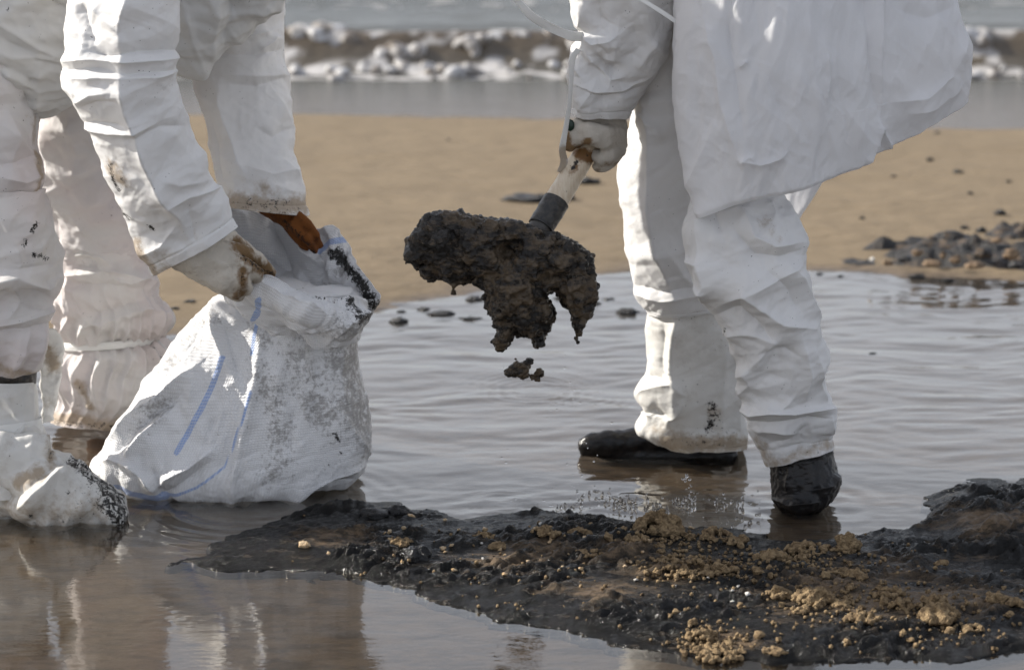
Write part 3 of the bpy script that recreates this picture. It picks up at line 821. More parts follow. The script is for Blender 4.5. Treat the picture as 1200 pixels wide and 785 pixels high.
S = np.array(S); zb = bank_z(S[:, 0], S[:, 1]); S[:, 2] = zb + S[:, 3] * .4; S = S[zb > .002]
V, F = spheres_mesh(S, ICO1); V += .0012 * np.stack([perlin(V * 300), perlin(V * 300 + 50), perlin(V * 300 + 90)], 1)
tag(link('sand_grit', make_mesh('sand_grit', V, F), CLOD), 'coarse tan sand grit strewn over the black oily bank', 'grit', kind='stuff')
# wrinkled wet tar knots
lump('tar_knot', 488, 655, 34, 24, oil_mat('glossy_tar', (.008, .008, .009), (.03, .026, .022), (.5, .7), .16, 2), 'glossy wrinkled knot of tar left of centre on the oily bank', 'tar lump', z=.012, seed=61, flat=.8)
lump('tar_knot', 440, 607, 36, 14, TAR, 'black lump on the back edge of the oily bank right of the sack', 'tar lump', z=.008, seed=62, flat=.7)
lump('tar_knot', 465, 603, 30, 16, TAR, 'knobbly brown-black lump beside the one nearest the sack', 'tar lump', z=.010, seed=63, flat=.7)

# ================================================================== THE LEFT WORKER, bending over the sack
PA = empty('person', P(60, 560, 4.5)); PA.location.z = 0
tag(PA, 'worker in soiled white coverall bending over and holding the white sack open', 'person')
bodyA = chain([C(20, 10, 4.45, 74), C(90, -70, 4.43, 76), C(175, -150, 4.42, 78)]) + chain([C(175, -150, 4.42, 60), C(235, -215, 4.42, 34), C(268, -245, 4.42, 44), C(300, -262, 4.42, 52)]) \
    + chain([C(332, -225, 4.42, 24), C(350, -232, 4.42, 12), C(356, -226, 4.42, 8)]) + chain([C(322, -212, 4.42, 20), C(318, -200, 4.42, 16)]) \
    + chain([C(-5, 40, 4.40, 46), C(-6, 140, 4.37, 36), C(-4, 250, 4.34, 33), C(-6, 330, 4.34, 34), C(-5, 470, 4.32, 24), C(0, 560, 4.31, 24), C(80, 588, 4.28, 18), C(110, 596, 4.27, 12)]) \
    + chain([C(90, 40, 4.56, 44), C(108, 120, 4.63, 38), C(116, 260, 4.74, 34), C(122, 330, 4.81, 30), C(122, 470, 4.88, 22), C(112, 486, 4.87, 14)]) \
    + chain([C(150, -140, 4.25, 38), C(142, 90, 4.12, 26), C(224, 290, 4.17, 19), C(250, 312, 4.19, 15)]) \
    + chain([C(240, -140, 4.58, 36), C(286, 90, 4.60, 26), C(326, 235, 4.53, 18), C(348, 262, 4.52, 12), C(362, 280, 4.51, 7)])
blob('body', bodyA, .012, SKIN, PA, smooth_it=6)
blob('hood', [C(270, -262, 4.42, 62), C(282, -262, 4.42, 62), C(245, -225, 4.42, 60), C(220, -190, 4.42, 62)], .010, SUIT, PA, [(14, 8, 'c')])

NS = [(7, 7, (1, 1, 1), 2), (19, 3.2, (1, 1, 1.2), 2)]
def jig(k): return [(5, 6 * k, (1, 1, 1.3), 2), (8, 8.5 * k, (1, 1, 1.4), 'p'), (18, 3.0 * k, (1, 1, 1.3), 'p'), (42, 1.15 * k, (1, 1, 1.2), 'p')]
tube('coverall_torso', PA, SUIT_GREYER, [(-190, 90, -40, 165, 4.42, .15), (-160, -40, 40, 134, 4.42, .165), (-95, -150, 120, 102, 4.42, .17), (-25, -240, 215, 80, 4.42, .165), (55, -300, 286, 42, 4.42, .16), (135, -330, 331, 4, 4.42, .15), (200, -330, 345, -60, 4.42, .12), (235, -310, 325, -120, 4.42, .08)],
     nu=320, nv=300, cap_top=True, noise=jig(.9), seed=1, level=.1, folds=[
         (9, 10, 5, [(-10, 24), (20, 40), (46, 56), (84, 68)]), (-7, 9, 9, [(-10, 40), (14, 52), (40, 66), (80, 76)]),
         (10, 14, 6, [(-10, 52), (14, 64), (46, 66), (80, 70)]), (-8, 9, 9, [(-5, 72), (30, 88), (45, 96)]),
         (11, 14, 6, [(-8, 76), (20, 88), (42, 102), (60, 100), (86, 94)]), (-8, 7, 10, [(0, 98), (22, 112), (40, 122)]),
         (8, 9, 9, [(0, 112), (24, 124), (38, 118), (43, 104)]), (5, 9, 9, [(46, 70), (44, 100)]),
         (12, 26, 12, [(258, 3), (252, 30), (246, 66)]), (-8, 20, 10, [(285, -5), (268, 30), (262, 55)]), (9, 18, 8, [(214, 5), (222, 40), (236, 74)]),
         (-7, 7, 12, [(272, 2), (277, 20)]), (8, 10, 6, [(300, 22), (315, 12), (332, 8)]), (-6, 4, 8, [(296, 34), (312, 24), (330, 18)]),
         (-12, 16, 16, [(56, -10), (66, 4), (84, 14)])], tar=[(.6, 6, [(4, 8), (13, 13)])])
tube('sleeve', PA, SUIT, [(120, -170, 215, -160, 4.24, .075), (78, -90, 212, -90, 4.16, .08), (77, -10, 204, -6, 4.13, .078), (76, 30, 206, 26, 4.12, .076), (77, 62, 201, 58, 4.11, .074), (80, 92, 200, 84, 4.11, .074), (97, 128, 209, 118, 4.12, .072), (116, 166, 221, 150, 4.13, .07), (136, 213, 231, 188, 4.15, .066), (155, 258, 243, 222, 4.17, .062), (170, 298, 262, 247, 4.18, .06), (180, 323, 277, 266, 4.19, .06)],
     nu=300, nv=380, hem=1, noise=jig(.5), seed=2, squash=.86, folds=[
         (24, 42, 42, [(158, -60), (150, -10), (144, 30), (143, 60), (144, 96), (150, 124), (160, 148), (170, 180), (190, 222), (208, 250), (222, 280)]), (8, 9, 9, [(158, -20), (146, 20), (143, 42)]), (8, 9, 9, [(143, 96), (148, 120), (160, 148)]), (9, 10, 10, [(160, 148), (170, 180), (190, 222), (208, 248), (216, 262)]),
         (-13, 7, 9, [(108, 60), (130, 66), (160, 60), (204, 58)]), (10, 6, 10, [(80, 72), (112, 70), (148, 72), (170, 70), (203, 66)]), (-11, 5, 10, [(84, 82), (116, 79), (150, 84), (196, 82)]), (8, 5, 9, [(88, 90), (140, 86), (178, 88), (202, 84)]),
         (-9, 10, 5, [(106, 140), (130, 141), (150, 140)]), (9, 5, 9, [(102, 147), (132, 150), (160, 147), (180, 142)]), (-6, 8, 8, [(150, 156), (185, 146), (214, 148)]),
         (-9, 16, 8, [(98, 4), (106, 30), (116, 54)]), (8, 8, 8, [(108, 6), (128, 28), (142, 44)]), (6, 8, 5, [(96, 116), (112, 104), (134, 100)]), (-5, 7, 5, [(100, 122), (118, 112), (138, 110)]),
         (6, 14, 10, [(184, 196), (205, 208), (232, 212)]), (7, 12, 7, [(190, 232), (216, 224), (246, 226), (262, 244)]), (-6, 12, 12, [(215, 232), (225, 262), (232, 288)]), (5, 8, 5, [(172, 296), (190, 286), (206, 262)])],
     tar=[(.95, 4, [(136, 188), (142, 208), (146, 219)]), (.8, 6, [(151, 202)]), (.95, 4, [(147, 244), (158, 253)]), (1, 4, [(177, 260), (183, 268)]), (.62, 10, [(166, 286), (180, 318)]), (.7, 3, [(187, 303)]), (.6, 3, [(155, 224)])],
     dirt=[(.8, 12, [(138, 190), (150, 205)]), (1, 9, [(164, 284), (172, 300), (180, 322)]), (.8, 6, [(178, 320), (215, 312), (250, 290)]), (.6, 14, [(190, 300)])])
tube('sleeve', PA, SUIT, [(200, -160, 310, -160, 4.60, .08), (214, -40, 336, -40, 4.62, .08), (220, 30, 330, 24, 4.62, .08), (223, 78, 334, 60, 4.61, .08), (238, 130, 341, 115, 4.59, .078), (249, 185, 344, 170, 4.56, .073), (256, 222, 355, 213, 4.535, .068), (261, 240, 363, 252, 4.52, .064)],
     nu=260, nv=300, hem=1, noise=jig(.45), seed=3, squash=.86, folds=[
         (8, 9, 5, [(262, 60), (290, 44), (322, 34)]), (-7, 5, 9, [(256, 64), (300, 65), (330, 58)]), (7, 8, 6, [(304, 60), (318, 50), (322, 40)]),
         (6, 8, 8, [(262, 88), (300, 90), (338, 88)]), (-7, 10, 6, [(268, 98), (300, 100), (330, 92)]), (10, 18, 9, [(256, 108), (264, 140), (278, 180), (290, 210)]), (-7, 10, 8, [(244, 130), (252, 170), (262, 215)]),
         (9, 12, 6, [(325, 112), (334, 130), (342, 150), (346, 175)]), (-5, 10, 6, [(300, 150), (320, 160), (340, 150)]), (7, 12, 8, [(290, 195), (320, 205), (350, 200)]), (5, 6, 4, [(332, 188), (348, 208), (356, 228)])],
     tar=[(.75, 11, [(290, 236), (310, 240), (338, 240)]), (.62, 12, [(275, 240), (315, 246), (350, 248)]), (.9, 2.5, [(333, 59)])],
     dirt=[(1, 14, [(268, 236), (300, 240), (330, 244), (356, 240)]), (.6, 20, [(310, 225)])])
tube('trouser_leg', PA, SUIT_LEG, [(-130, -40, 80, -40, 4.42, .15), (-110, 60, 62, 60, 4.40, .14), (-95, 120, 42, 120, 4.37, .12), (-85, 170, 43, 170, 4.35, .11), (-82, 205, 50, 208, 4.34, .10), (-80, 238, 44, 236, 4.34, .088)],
     nu=220, nv=200, hem=1, noise=jig(.6), seed=4, folds=[(6, 12, 6, [(0, 145), (25, 170), (44, 186)]), (-8, 6, 10, [(-5, 195), (20, 190), (42, 180)]), (8, 8, 5, [(0, 206), (25, 212), (46, 205)]), (5, 10, 6, [(10, 130), (18, 170), (14, 200)])],
     tar=[(.75, 3, [(40, 184), (42, 192)])], dirt=[(1, 6, [(43, 180), (44, 205), (38, 222)]), (.6, 8, [(36, 138), (44, 165)])])
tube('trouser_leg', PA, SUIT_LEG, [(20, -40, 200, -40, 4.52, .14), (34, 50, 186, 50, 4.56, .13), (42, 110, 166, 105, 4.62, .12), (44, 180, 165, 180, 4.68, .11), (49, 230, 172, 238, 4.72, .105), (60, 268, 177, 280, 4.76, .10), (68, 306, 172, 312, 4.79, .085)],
     nu=240, nv=240, hem=1, noise=jig(.55), seed=5, folds=[(8, 16, 8, [(52, 238), (60, 222), (74, 216)]), (-6, 9, 9, [(62, 250), (72, 290)]), (6, 20, 12, [(86, 272), (110, 258), (140, 250)]), (7, 12, 6, [(90, 285), (115, 292), (150, 288)]), (5, 16, 10, [(80, 130), (90, 180), (84, 225)]), (-5, 14, 14, [(120, 180), (130, 240)]), (5, 8, 8, [(52, 150), (58, 200), (54, 225)])],
     tar=[(.6, 5, [(52, 200), (50, 212)])])
def gather(y0, n, amp, wid, ph=0.0):
    def f(row, ang, px, py, p):
        q = np.exp(-((row - y0) / wid) ** 2)
        s_ = np.sin(2 * np.pi * ang * n + ph + 3.2 * perlin(p * 9))
        return amp * q * (1 - np.abs(s_)) * np.clip(np.abs(row - y0) / .12, .12, 1) - amp * .3 * np.exp(-((row - y0) / .03) ** 2)
    return f
near_cover = tube('boot_cover', PA, COVER_THIN, [(-84, 223, 51, 221, 4.34, .098), (-84, 258, 60, 257, 4.34, .105), (-82, 300, 71, 305, 4.34, .11), (-80, 326, 70, 326, 4.33, .108), (-76, 352, 54, 352, 4.33, .09), (-74, 372, 54, 374, 4.33, .09), (-70, 398, 54, 398, 4.33, .085), (-62, 425, 44, 424, 4.33, .068), (-52, 444, 36, 443, 4.33, .055)],
     nu=240, nv=260, noise=jig(.7), seed=6, extra=gather(.98, 6, .014, .22), folds=[
         (12, 12, 5, [(-10, 330), (20, 326), (55, 336), (72, 322)]), (-9, 9, 6, [(-5, 345), (25, 340), (52, 344)]), (-6, 14, 8, [(10, 318), (40, 312), (70, 308)]), (7, 12, 8, [(18, 288), (24, 310), (20, 320)]), (8, 8, 5, [(14, 332), (24, 352), (10, 372)]), (7, 6, 5, [(24, 352), (44, 362)]),
         (10, 9, 5, [(-5, 382), (25, 376), (54, 364)]), (-7, 6, 8, [(-5, 388), (28, 384), (52, 376)]), (9, 7, 7, [(34, 378), (24, 410), (14, 432)]), (7, 6, 6, [(46, 385), (38, 410), (30, 434)]), (4, 20, 20, [(36, 250), (44, 300)])],
     tar=[(1.1, 4, [(35, 262), (32, 272)]), (.9, 5, [(28, 282), (25, 290)]), (.95, 6, [(35, 298), (48, 302), (55, 303)]), (.6, 5, [(50, 292)]), (.5, 5, [(8, 286)])], dirt=[(.8, 8, [(-10, 430), (20, 432), (40, 436)])])
tube('ankle_tie', near_cover, simple('tarry_tie', (.012, .011, .011), .5, 90, .003, (.05, .04, .03)), [(-54, 434, 42, 432, 4.33, .060), (-50, 441, 43, 440, 4.33, .062), (-50, 448, 42, 449, 4.33, .060)], nu=120, nv=20, noise=[(40, 5, (1, 1, 1), 2)], seed=7)
shoe = tube('shoe_cover', PA, COVER, [(-52, 446, 41, 447, 4.33, .060), (-62, 462, 45, 462, 4.33, .070), (-68, 485, 47, 484, 4.33, .075), (-74, 510, 52, 506, 4.32, .080), (-80, 545, 60, 540, 4.31, .085), (-80, 580, 60, 580, 4.30, .085)],
     nu=180, nv=160, noise=jig(.5), seed=8, folds=[(6, 4, 4, [(0, 515), (18, 512), (27, 502), (28, 492)]), (5, 10, 6, [(10, 460), (14, 490)])], tar=[(.5, 5, [(16, 474), (30, 474)])])
tube('foot_cover', PA, COVER, [(-130, 560, -130, 604, 4.32, .03), (-90, 505, -90, 608, 4.31, .06), (-40, 495, -40, 610, 4.30, .066), (0, 497, 0, 607, 4.29, .068), (42, 505, 42, 609, 4.28, .068), (62, 522, 64, 612, 4.275, .064), (84, 541, 86, 613, 4.27, .058), (114, 562, 116, 613, 4.26, .050), (136, 586, 138, 612, 4.26, .036), (146, 600, 146, 609, 4.26, .010)],
     nu=220, nv=300, cap_top=True, noise=[(9, 7, (1, 1, 1), 2), (12, 8, (1, 1, 1), 'p'), (34, 2.6, (1, 1, 1), 'p')], seed=9, folds=[
         (13, 12, 7, [(-10, 594), (25, 585), (50, 566), (66, 554), (92, 566)]), (-10, 8, 12, [(-5, 588), (24, 578), (50, 558), (62, 548)]), (8, 8, 5, [(50, 508), (54, 530), (64, 550)]), (-7, 5, 5, [(60, 520), (58, 545)]), (7, 9, 5, [(66, 552), (88, 545), (100, 556)])],
     tar=[(1.7, 17, [(94, 540), (122, 562), (146, 596)]), (1.1, 13, [(122, 590), (140, 604)]), (.58, 26, [(100, 580), (130, 600)]), (.6, 10, [(58, 512), (60, 540)]), (1.2, 4, [(81, 575)]), (1.2, 4, [(42, 592)]), (1.2, 4, [(7, 575)]), (.52, 26, [(40, 600), (90, 600), (130, 605)]), (.42, 10, [(0, 606), (60, 610)])],
     dirt=[(1, 12, [(26, 562), (46, 554)]), (.55, 30, [(0, 590), (110, 600)]), (.8, 9, [(55, 515), (60, 545)]), (.5, 30, [(60, 600)])])
tube('cover_strap', shoe, TAPE, [(-72, 500, 49, 489, 4.325, .0815), (-73, 512, 50, 498, 4.325, .0825), (-74, 522, 52, 506, 4.32, .083)], nu=140, nv=20, noise=[(20, 2, (1, 1, 1), 2)], seed=10)
tube('loose_flap', PA, COVER, [(50, 388, 66, 384, 4.40, .006, .01), (52, 405, 74, 402, 4.41, .006, .01), (48, 440, 72, 436, 4.42, .006, .01), (50, 470, 68, 466, 4.41, .006, .01), (50, 496, 60, 492, 4.40, .005, .01)],
     nu=60, nv=120, cap_top=True, noise=[(14, 10, (1, 1, 1), 3)], seed=11, tar=[(.5, 8, [(56, 412), (66, 424)])], dirt=[(.9, 12, [(56, 410), (64, 430)]), (.5, 18, [(60, 470)])])
far_cover = tube('boot_cover', PA, COVER_THIN, [(64, 284, 174, 290, 4.77, .088), (67, 306, 179, 314, 4.79, .096), (66, 326, 180, 330, 4.80, .094), (61, 342, 184, 346, 4.82, .102), (66, 366, 198, 370, 4.84, .10), (73, 386, 186, 386, 4.85, .086), (76, 405, 178, 398, 4.86, .076), (70, 426, 196, 412, 4.86, .092), (66, 456, 192, 446, 4.86, .098), (64, 480, 160, 486, 4.86, .10), (62, 494, 146, 500, 4.86, .102)],
     nu=300, nv=300, hem=.4, noise=jig(.65), seed=12, extra=gather(.60, 11, .021, .24, 1.0), folds=[
         (10, 10, 6, [(80, 302), (104, 294), (120, 298), (132, 308)]), (-9, 8, 8, [(84, 316), (106, 312), (128, 318)]), (11, 9, 5, [(78, 322), (110, 318), (132, 312), (160, 320), (178, 328)]), (9, 8, 4, [(132, 322), (150, 326), (172, 314)]), (-7, 10, 6, [(86, 335), (120, 332), (160, 336)]),
         (7, 5, 5, [(82, 320), (82, 345), (90, 365)]), (9, 8, 5, [(100, 376), (130, 372), (168, 360), (196, 368)]), (-8, 9, 6, [(104, 366), (130, 364), (165, 352)]), (8, 7, 6, [(62, 342), (84, 360), (100, 376), (112, 410)]), (6, 4, 4, [(80, 376), (98, 408)]),
         (9, 5, 5, [(115, 416), (114, 450), (115, 488)]), (8, 5, 5, [(90, 420), (94, 450), (106, 480), (112, 486)]), (8, 6, 5, [(72, 420), (80, 450), (86, 484)]), (7, 6, 6, [(156, 408), (160, 425), (150, 470)]), (5, 8, 8, [(176, 404), (190, 430)])],
     tar=[(.62, 4, [(98, 452), (104, 464), (108, 476)]), (.5, 3, [(86, 464), (110, 452)]), (.9, 2.5, [(170, 402), (188, 420)]), (.9, 3, [(176, 406)]), (.75, 7, [(64, 494), (100, 500), (140, 498)]), (.6, 2.5, [(166, 362)])],
     dirt=[(1, 10, [(62, 490), (90, 492), (120, 500), (145, 495)]), (.8, 6, [(98, 448), (108, 478)]), (.6, 12, [(90, 484)])])
tube('ankle_tie', far_cover, TAPE, [(70, 400, 185, 392, 4.86, .090), (69, 404, 186, 396, 4.86, .0925), (70, 409, 185, 401, 4.86, .090)], nu=160, nv=18, noise=[(20, 2.5, (1, 1, 1), 2)], seed=13)
ribbon('tie_end', far_cover, TAPE, [(180, 396, 4.84, 5), (186, 402, 4.83, 5), (196, 412, 4.82, 4), (206, 424, 4.82, 4)], thick=.001)

def glove(name, parent, mat, parts, tar=(), dirt=(), vox=.0032, folds=()):
    S = []
    for pts in parts: S += chain([C(*q) for q in pts])
    return blob(name, S, vox, mat, parent, [(30, 2.2, 'c'), (110, .8, 'f')], 5, tar, dirt, folds=folds)
glove('glove', PA, GLOVE, [
    [(222, 288, 4.18, 34), (238, 300, 4.185, 30), (258, 316, 4.19, 25)], [(228, 305, 4.18, 22), (262, 326, 4.18, 20)],
    [(262, 296, 4.20, 15), (284, 296, 4.23, 11), (302, 304, 4.27, 9.5), (316, 320, 4.30, 8)],
    [(264, 306, 4.18, 14), (286, 312, 4.19, 11), (300, 320, 4.22, 9.5), (300, 326, 4.27, 8)],
    [(262, 322, 4.17, 14), (281, 328, 4.18, 11.5), (287, 338, 4.21, 9.5), (280, 338, 4.26, 8.5)],
    [(254, 330, 4.18, 13), (272, 340, 4.19, 10.5), (279, 346, 4.23, 8.5), (272, 342, 4.26, 8)],
    [(240, 280, 4.20, 14), (270, 280, 4.26, 11), (292, 296, 4.30, 9)]],
    tar=[(.75, 5, [(282, 300), (300, 312), (320, 322)]), (.6, 5, [(284, 322), (286, 334)])], dirt=[(1, 11, [(278, 286), (296, 305), (318, 320)]), (.9, 7, [(284, 316), (285, 340), (278, 350)]), (.4, 14, [(215, 330)])],
    folds=[(4, 8, 4, [(240, 300), (268, 312)]), (-3, 4, 4, [(272, 300), (276, 330), (268, 345)])])
glove('glove', PA, GLOVE_OIL, [[(318, 236, 4.53, 20), (336, 252, 4.52, 15), (352, 266, 4.51, 12), (366, 282, 4.505, 7)], [(350, 258, 4.50, 8), (366, 272, 4.48, 6.5), (375, 288, 4.50, 4.5)], [(344, 264, 4.48, 8), (359, 279, 4.465, 6), (369, 294, 4.49, 4)],
    [(340, 268, 4.52, 7), (350, 280, 4.51, 6), (360, 291, 4.51, 4)], [(340, 262, 4.54, 10), (350, 278, 4.55, 8), (358, 288, 4.56, 6.5)], [(350, 254, 4.48, 7), (362, 264, 4.47, 6), (371, 276, 4.48, 5)]],
    tar=[(.7, 6, [(330, 258), (350, 275), (368, 296)])])

# ================================================================== THE SACK
PS = empty('sack', P(270, 562, 4.48)); PS.location.z = 0
tag(PS, 'white woven sack with blue stripes and tar smears standing in shallow water, mouth held open', 'sack')
tube('sack_body', PS, SACK, [(300, 338, 412, 342, 4.45, .05), (268, 348, 424, 352, 4.46, .07), (242, 366, 422, 376, 4.465, .085), (206, 402, 418, 402, 4.475, .10), (170, 453, 423, 442, 4.48, .118), (143, 497, 430, 480, 4.48, .130), (124, 526, 433, 515, 4.48, .136), (111, 546, 428, 538, 4.48, .136), (118, 562, 418, 556, 4.48, .125), (150, 571, 385, 567, 4.48, .10), (220, 575, 320, 572, 4.48, .04)],
     nu=460, nv=460, squash=.80, level=1.0, cap_top=True, uvw=(1.6, .62), seed=14, noise=[(5, 9, (1, 1, .8), 2), (7, 6, (1.4, 1, .6), 'p'), (20, 1.9, (1.2, 1, .8), 'p'), (55, .6, (1, 1, 1), 'p')],
     folds=[(20, 11, 8, [(229, 432), (212, 448), (190, 470), (165, 490), (135, 520)]), (-14, 8, 6, [(214, 462), (190, 480), (160, 508), (142, 530)]), (14, 8, 6, [(202, 482), (180, 506), (152, 536)]), (6, 5, 5, [(226, 438), (229, 452), (224, 470)]),
            (9, 9, 5, [(252, 362), (253, 392), (262, 415), (276, 442), (286, 466)]), (-7, 8, 5, [(262, 380), (272, 420), (282, 445)]), (10, 9, 7, [(266, 470), (255, 498), (244, 524)]), (-9, 6, 9, [(252, 486), (242, 515), (236, 530)]),
            (17, 12, 9, [(306, 400), (300, 450), (292, 485), (280, 530), (274, 560), (272, 592)]), (-8, 9, 6, [(284, 470), (270, 520), (262, 560)]), (15, 8, 6, [(250, 526), (222, 548), (196, 560), (184, 572)]), (-9, 6, 8, [(246, 540), (218, 562), (190, 582)]),
            (11, 8, 6, [(124, 546), (138, 541), (156, 548), (172, 562), (184, 578)]), (-8, 6, 6, [(178, 548), (184, 565), (190, 584)]),
            (10, 14, 8, [(378, 462), (396, 486), (416, 512), (434, 536)]), (10, 8, 8, [(434, 536), (400, 556), (360, 574), (320, 590)]), (-8, 10, 10, [(420, 558), (380, 572), (350, 586)]), (7, 14, 6, [(356, 395), (356, 430), (366, 450)]), (-6, 9, 9, [(368, 400), (372, 450)]), (6, 14, 10, [(402, 400), (398, 440), (404, 480)]), (6, 12, 8, [(330, 420), (322, 470), (318, 520)]), (-5, 12, 12, [(345, 480), (340, 540)]), (5, 20, 12, [(232, 400), (215, 430), (180, 470)])],
     blue=[(1, 3.6, [(263, 419), (250, 450), (235, 482), (208, 530)]), (.8, 3.0, [(304, 366), (299, 392), (296, 414)]), (.75, 3.0, [(296, 458), (286, 490), (274, 520), (264, 548)]), (.8, 3.6, [(116, 566), (145, 571), (172, 581), (196, 583)]), (.6, 3.2, [(196, 583), (230, 572), (262, 548)])],
     tar=[(.95, 4, [(391, 508), (396, 516)]), (.95, 3, [(399, 530)]), (.5, 3, [(385, 545)]), (.42, 9, [(418, 560), (380, 580), (320, 592)])],
     dirt=[(.75, 40, [(405, 400), (415, 450), (420, 500)]), (.6, 26, [(350, 400), (345, 440), (380, 490)]), (.5, 22, [(310, 420), (330, 500), (320, 560)]), (.5, 18, [(200, 430), (175, 455)]), (.45, 12, [(165, 505), (200, 470)]), (.5, 18, [(300, 385), (330, 410)]), (.5, 16, [(250, 380), (230, 400)])])
rim = [(286, 318, 4.30), (318, 327, 4.29), (345, 342, 4.29), (362, 350, 4.29), (382, 350, 4.31), (402, 350, 4.34), (440, 350, 4.42), (425, 320, 4.48), (406, 290, 4.52), (387, 265, 4.55), (374, 268, 4.57), (346, 262, 4.60), (312, 252, 4.60), (286, 243, 4.59), (267, 243, 4.55), (270, 268, 4.45), (277, 296, 4.34)]
mid = [(279, 334, 4.29), (305, 350, 4.27), (332, 368, 4.26), (358, 380, 4.26), (384, 382, 4.28), (412, 380, 4.32), (438, 366, 4.42), (424, 342, 4.47), (408, 318, 4.50), (388, 305, 4.54), (374, 305, 4.56), (348, 300, 4.58), (318, 295, 4.58), (295, 290, 4.56), (278, 290, 4.52), (276, 300, 4.44), (276, 318, 4.36)]
bot = [(268, 350, 4.36), (292, 368, 4.335), (318, 386, 4.325), (348, 400, 4.325), (382, 407, 4.335), (412, 398, 4.37), (428, 376, 4.43), (420, 362, 4.48), (408, 352, 4.50), (392, 347, 4.52), (376, 346, 4.54), (354, 345, 4.55), (330, 343, 4.55), (310, 340, 4.53), (294, 340, 4.49), (282, 342, 4.44), (272, 345, 4.40)]
loft('sack_mouth', PS, SACK, [rim, mid, bot], nu=420, nv=150, wrap=True, solid=.0016, uvw=(1.4, .16), seed=15, noise=[(6, 9, (1, 1, 1), 2), (12, 9, (1, 1, 1), 'p'), (30, 3, (1, 1, 1), 'p')], everywhere=True,
     folds=[(14, 9, 5, [(290, 328), (320, 345), (345, 360), (380, 372)]), (-9, 6, 6, [(300, 350), (335, 378), (375, 392)]), (8, 6, 6, [(380, 405), (400, 382), (436, 362)]), (20, 12, 8, [(320, 255), (334, 290), (344, 325)]), (-14, 9, 8, [(345, 270), (358, 295), (372, 305)]), (16, 10, 6, [(272, 258), (305, 285), (340, 318)])],
     tar=[(1.1, 9, [(392, 297), (402, 310), (416, 322), (428, 340), (436, 358)]), (.95, 6, [(436, 355), (424, 372), (412, 376), (404, 355)]), (.6, 5, [(348, 342), (362, 352), (385, 355), (402, 350)]), (.55, 4, [(376, 330), (384, 342)]), (.5, 5, [(288, 274)]), (.5, 14, [(425, 345)])],
     dirt=[(.5, 16, [(395, 385), (425, 380)]), (.8, 8, [(398, 318)])], blue=[(1, 4, [(376, 295), (385, 285), (397, 281)]), (1, 3.5, [(304, 366), (306, 350)]), (.8, 3, [(286, 318), (288, 330)])])

# ================================================================== THE RIGHT WORKER, with the shovel
PB = empty('person', P(850, 560, 4.5)); PB.location.z = 0
tag(PB, 'worker in white coverall and billowing gown standing in the pool and lifting the shovel', 'person')
bodyB = chain([C(880, -10, 4.48, 78), C(870, -130, 4.47, 72), C(835, -290, 4.45, 84)]) + chain([C(835, -310, 4.45, 60), C(810, -385, 4.45, 32), C(790, -430, 4.45, 46), C(780, -455, 4.45, 52)]) \
    + chain([C(742, -440, 4.45, 20), C(726, -432, 4.45, 11)]) + chain([C(752, -408, 4.45, 18), C(744, -404, 4.45, 14)]) \
    + chain([C(872, 20, 4.45, 50), C(876, 280, 4.31, 38), C(892, 340, 4.30, 38), C(936, 520, 4.35, 24), C(942, 580, 4.36, 22)]) \
    + chain([C(820, 20, 4.60, 52), C(796, 280, 4.65, 38), C(812, 480, 4.70, 25), C(805, 508, 4.70, 20), C(710, 518, 4.69, 10)]) \
    + chain([C(838, -300, 4.30, 38), C(752, -90, 4.38, 28), C(706, 118, 4.47, 18), C(708, 150, 4.48, 14)]) \
    + chain([C(830, -300, 4.60, 36), C(830, -110, 4.74, 28), C(782, 6, 4.69, 16)])
blob('body', bodyB, .012, SKIN, PB, smooth_it=6)
blob('hood', [C(802, -460, 4.45, 60), C(808, -440, 4.45, 60), C(826, -390, 4.45, 58), C(838, -350, 4.45, 62)], .010, SUIT, PB, [(14, 8, 'c')])
tube('coverall_torso', PB, SUIT, [(770, 0, 980, 0, 4.47, .15), (775, -110, 965, -110, 4.47, .15), (755, -220, 945, -230, 4.46, .16), (745, -320, 925, -330, 4.45, .16), (780, -380, 880, -390, 4.45, .09)], nu=120, nv=120, cap_top=True, noise=jig(.8), seed=20)
tube('trouser_leg', PB, SUIT, [(740, -60, 885, -60, 4.58, .14), (750, 40, 862, 40, 4.60, .12), (757, 105, 855, 110, 4.61, .115), (741, 150, 850, 150, 4.62, .11), (733, 210, 850, 215, 4.63, .105), (739, 270, 850, 280, 4.64, .10), (746, 325, 850, 335, 4.645, .097), (748, 350, 852, 350, 4.65, .096), (762, 365, 850, 359, 4.655, .090)],
     nu=240, nv=320, hem=1, noise=jig(.4), seed=21, squash=.85, folds=[(22, 34, 34, [(774, 60), (772, 120), (768, 180), (767, 240), (774, 290), (790, 345)]), (6, 8, 8, [(772, 120), (768, 180), (766, 240), (774, 290), (786, 335)]), (-8, 8, 16, [(752, 130), (745, 150), (760, 160)]), (9, 8, 6, [(756, 150), (766, 136), (776, 146), (778, 160)]), (8, 8, 10, [(746, 344), (775, 350), (800, 346), (830, 340)]), (-7, 6, 8, [(752, 334), (775, 340), (812, 334)]), (6, 12, 7, [(785, 290), (800, 320), (822, 345)]), (8, 16, 10, [(770, 80), (778, 110), (775, 135)]), (-6, 8, 14, [(786, 60), (794, 120)])])
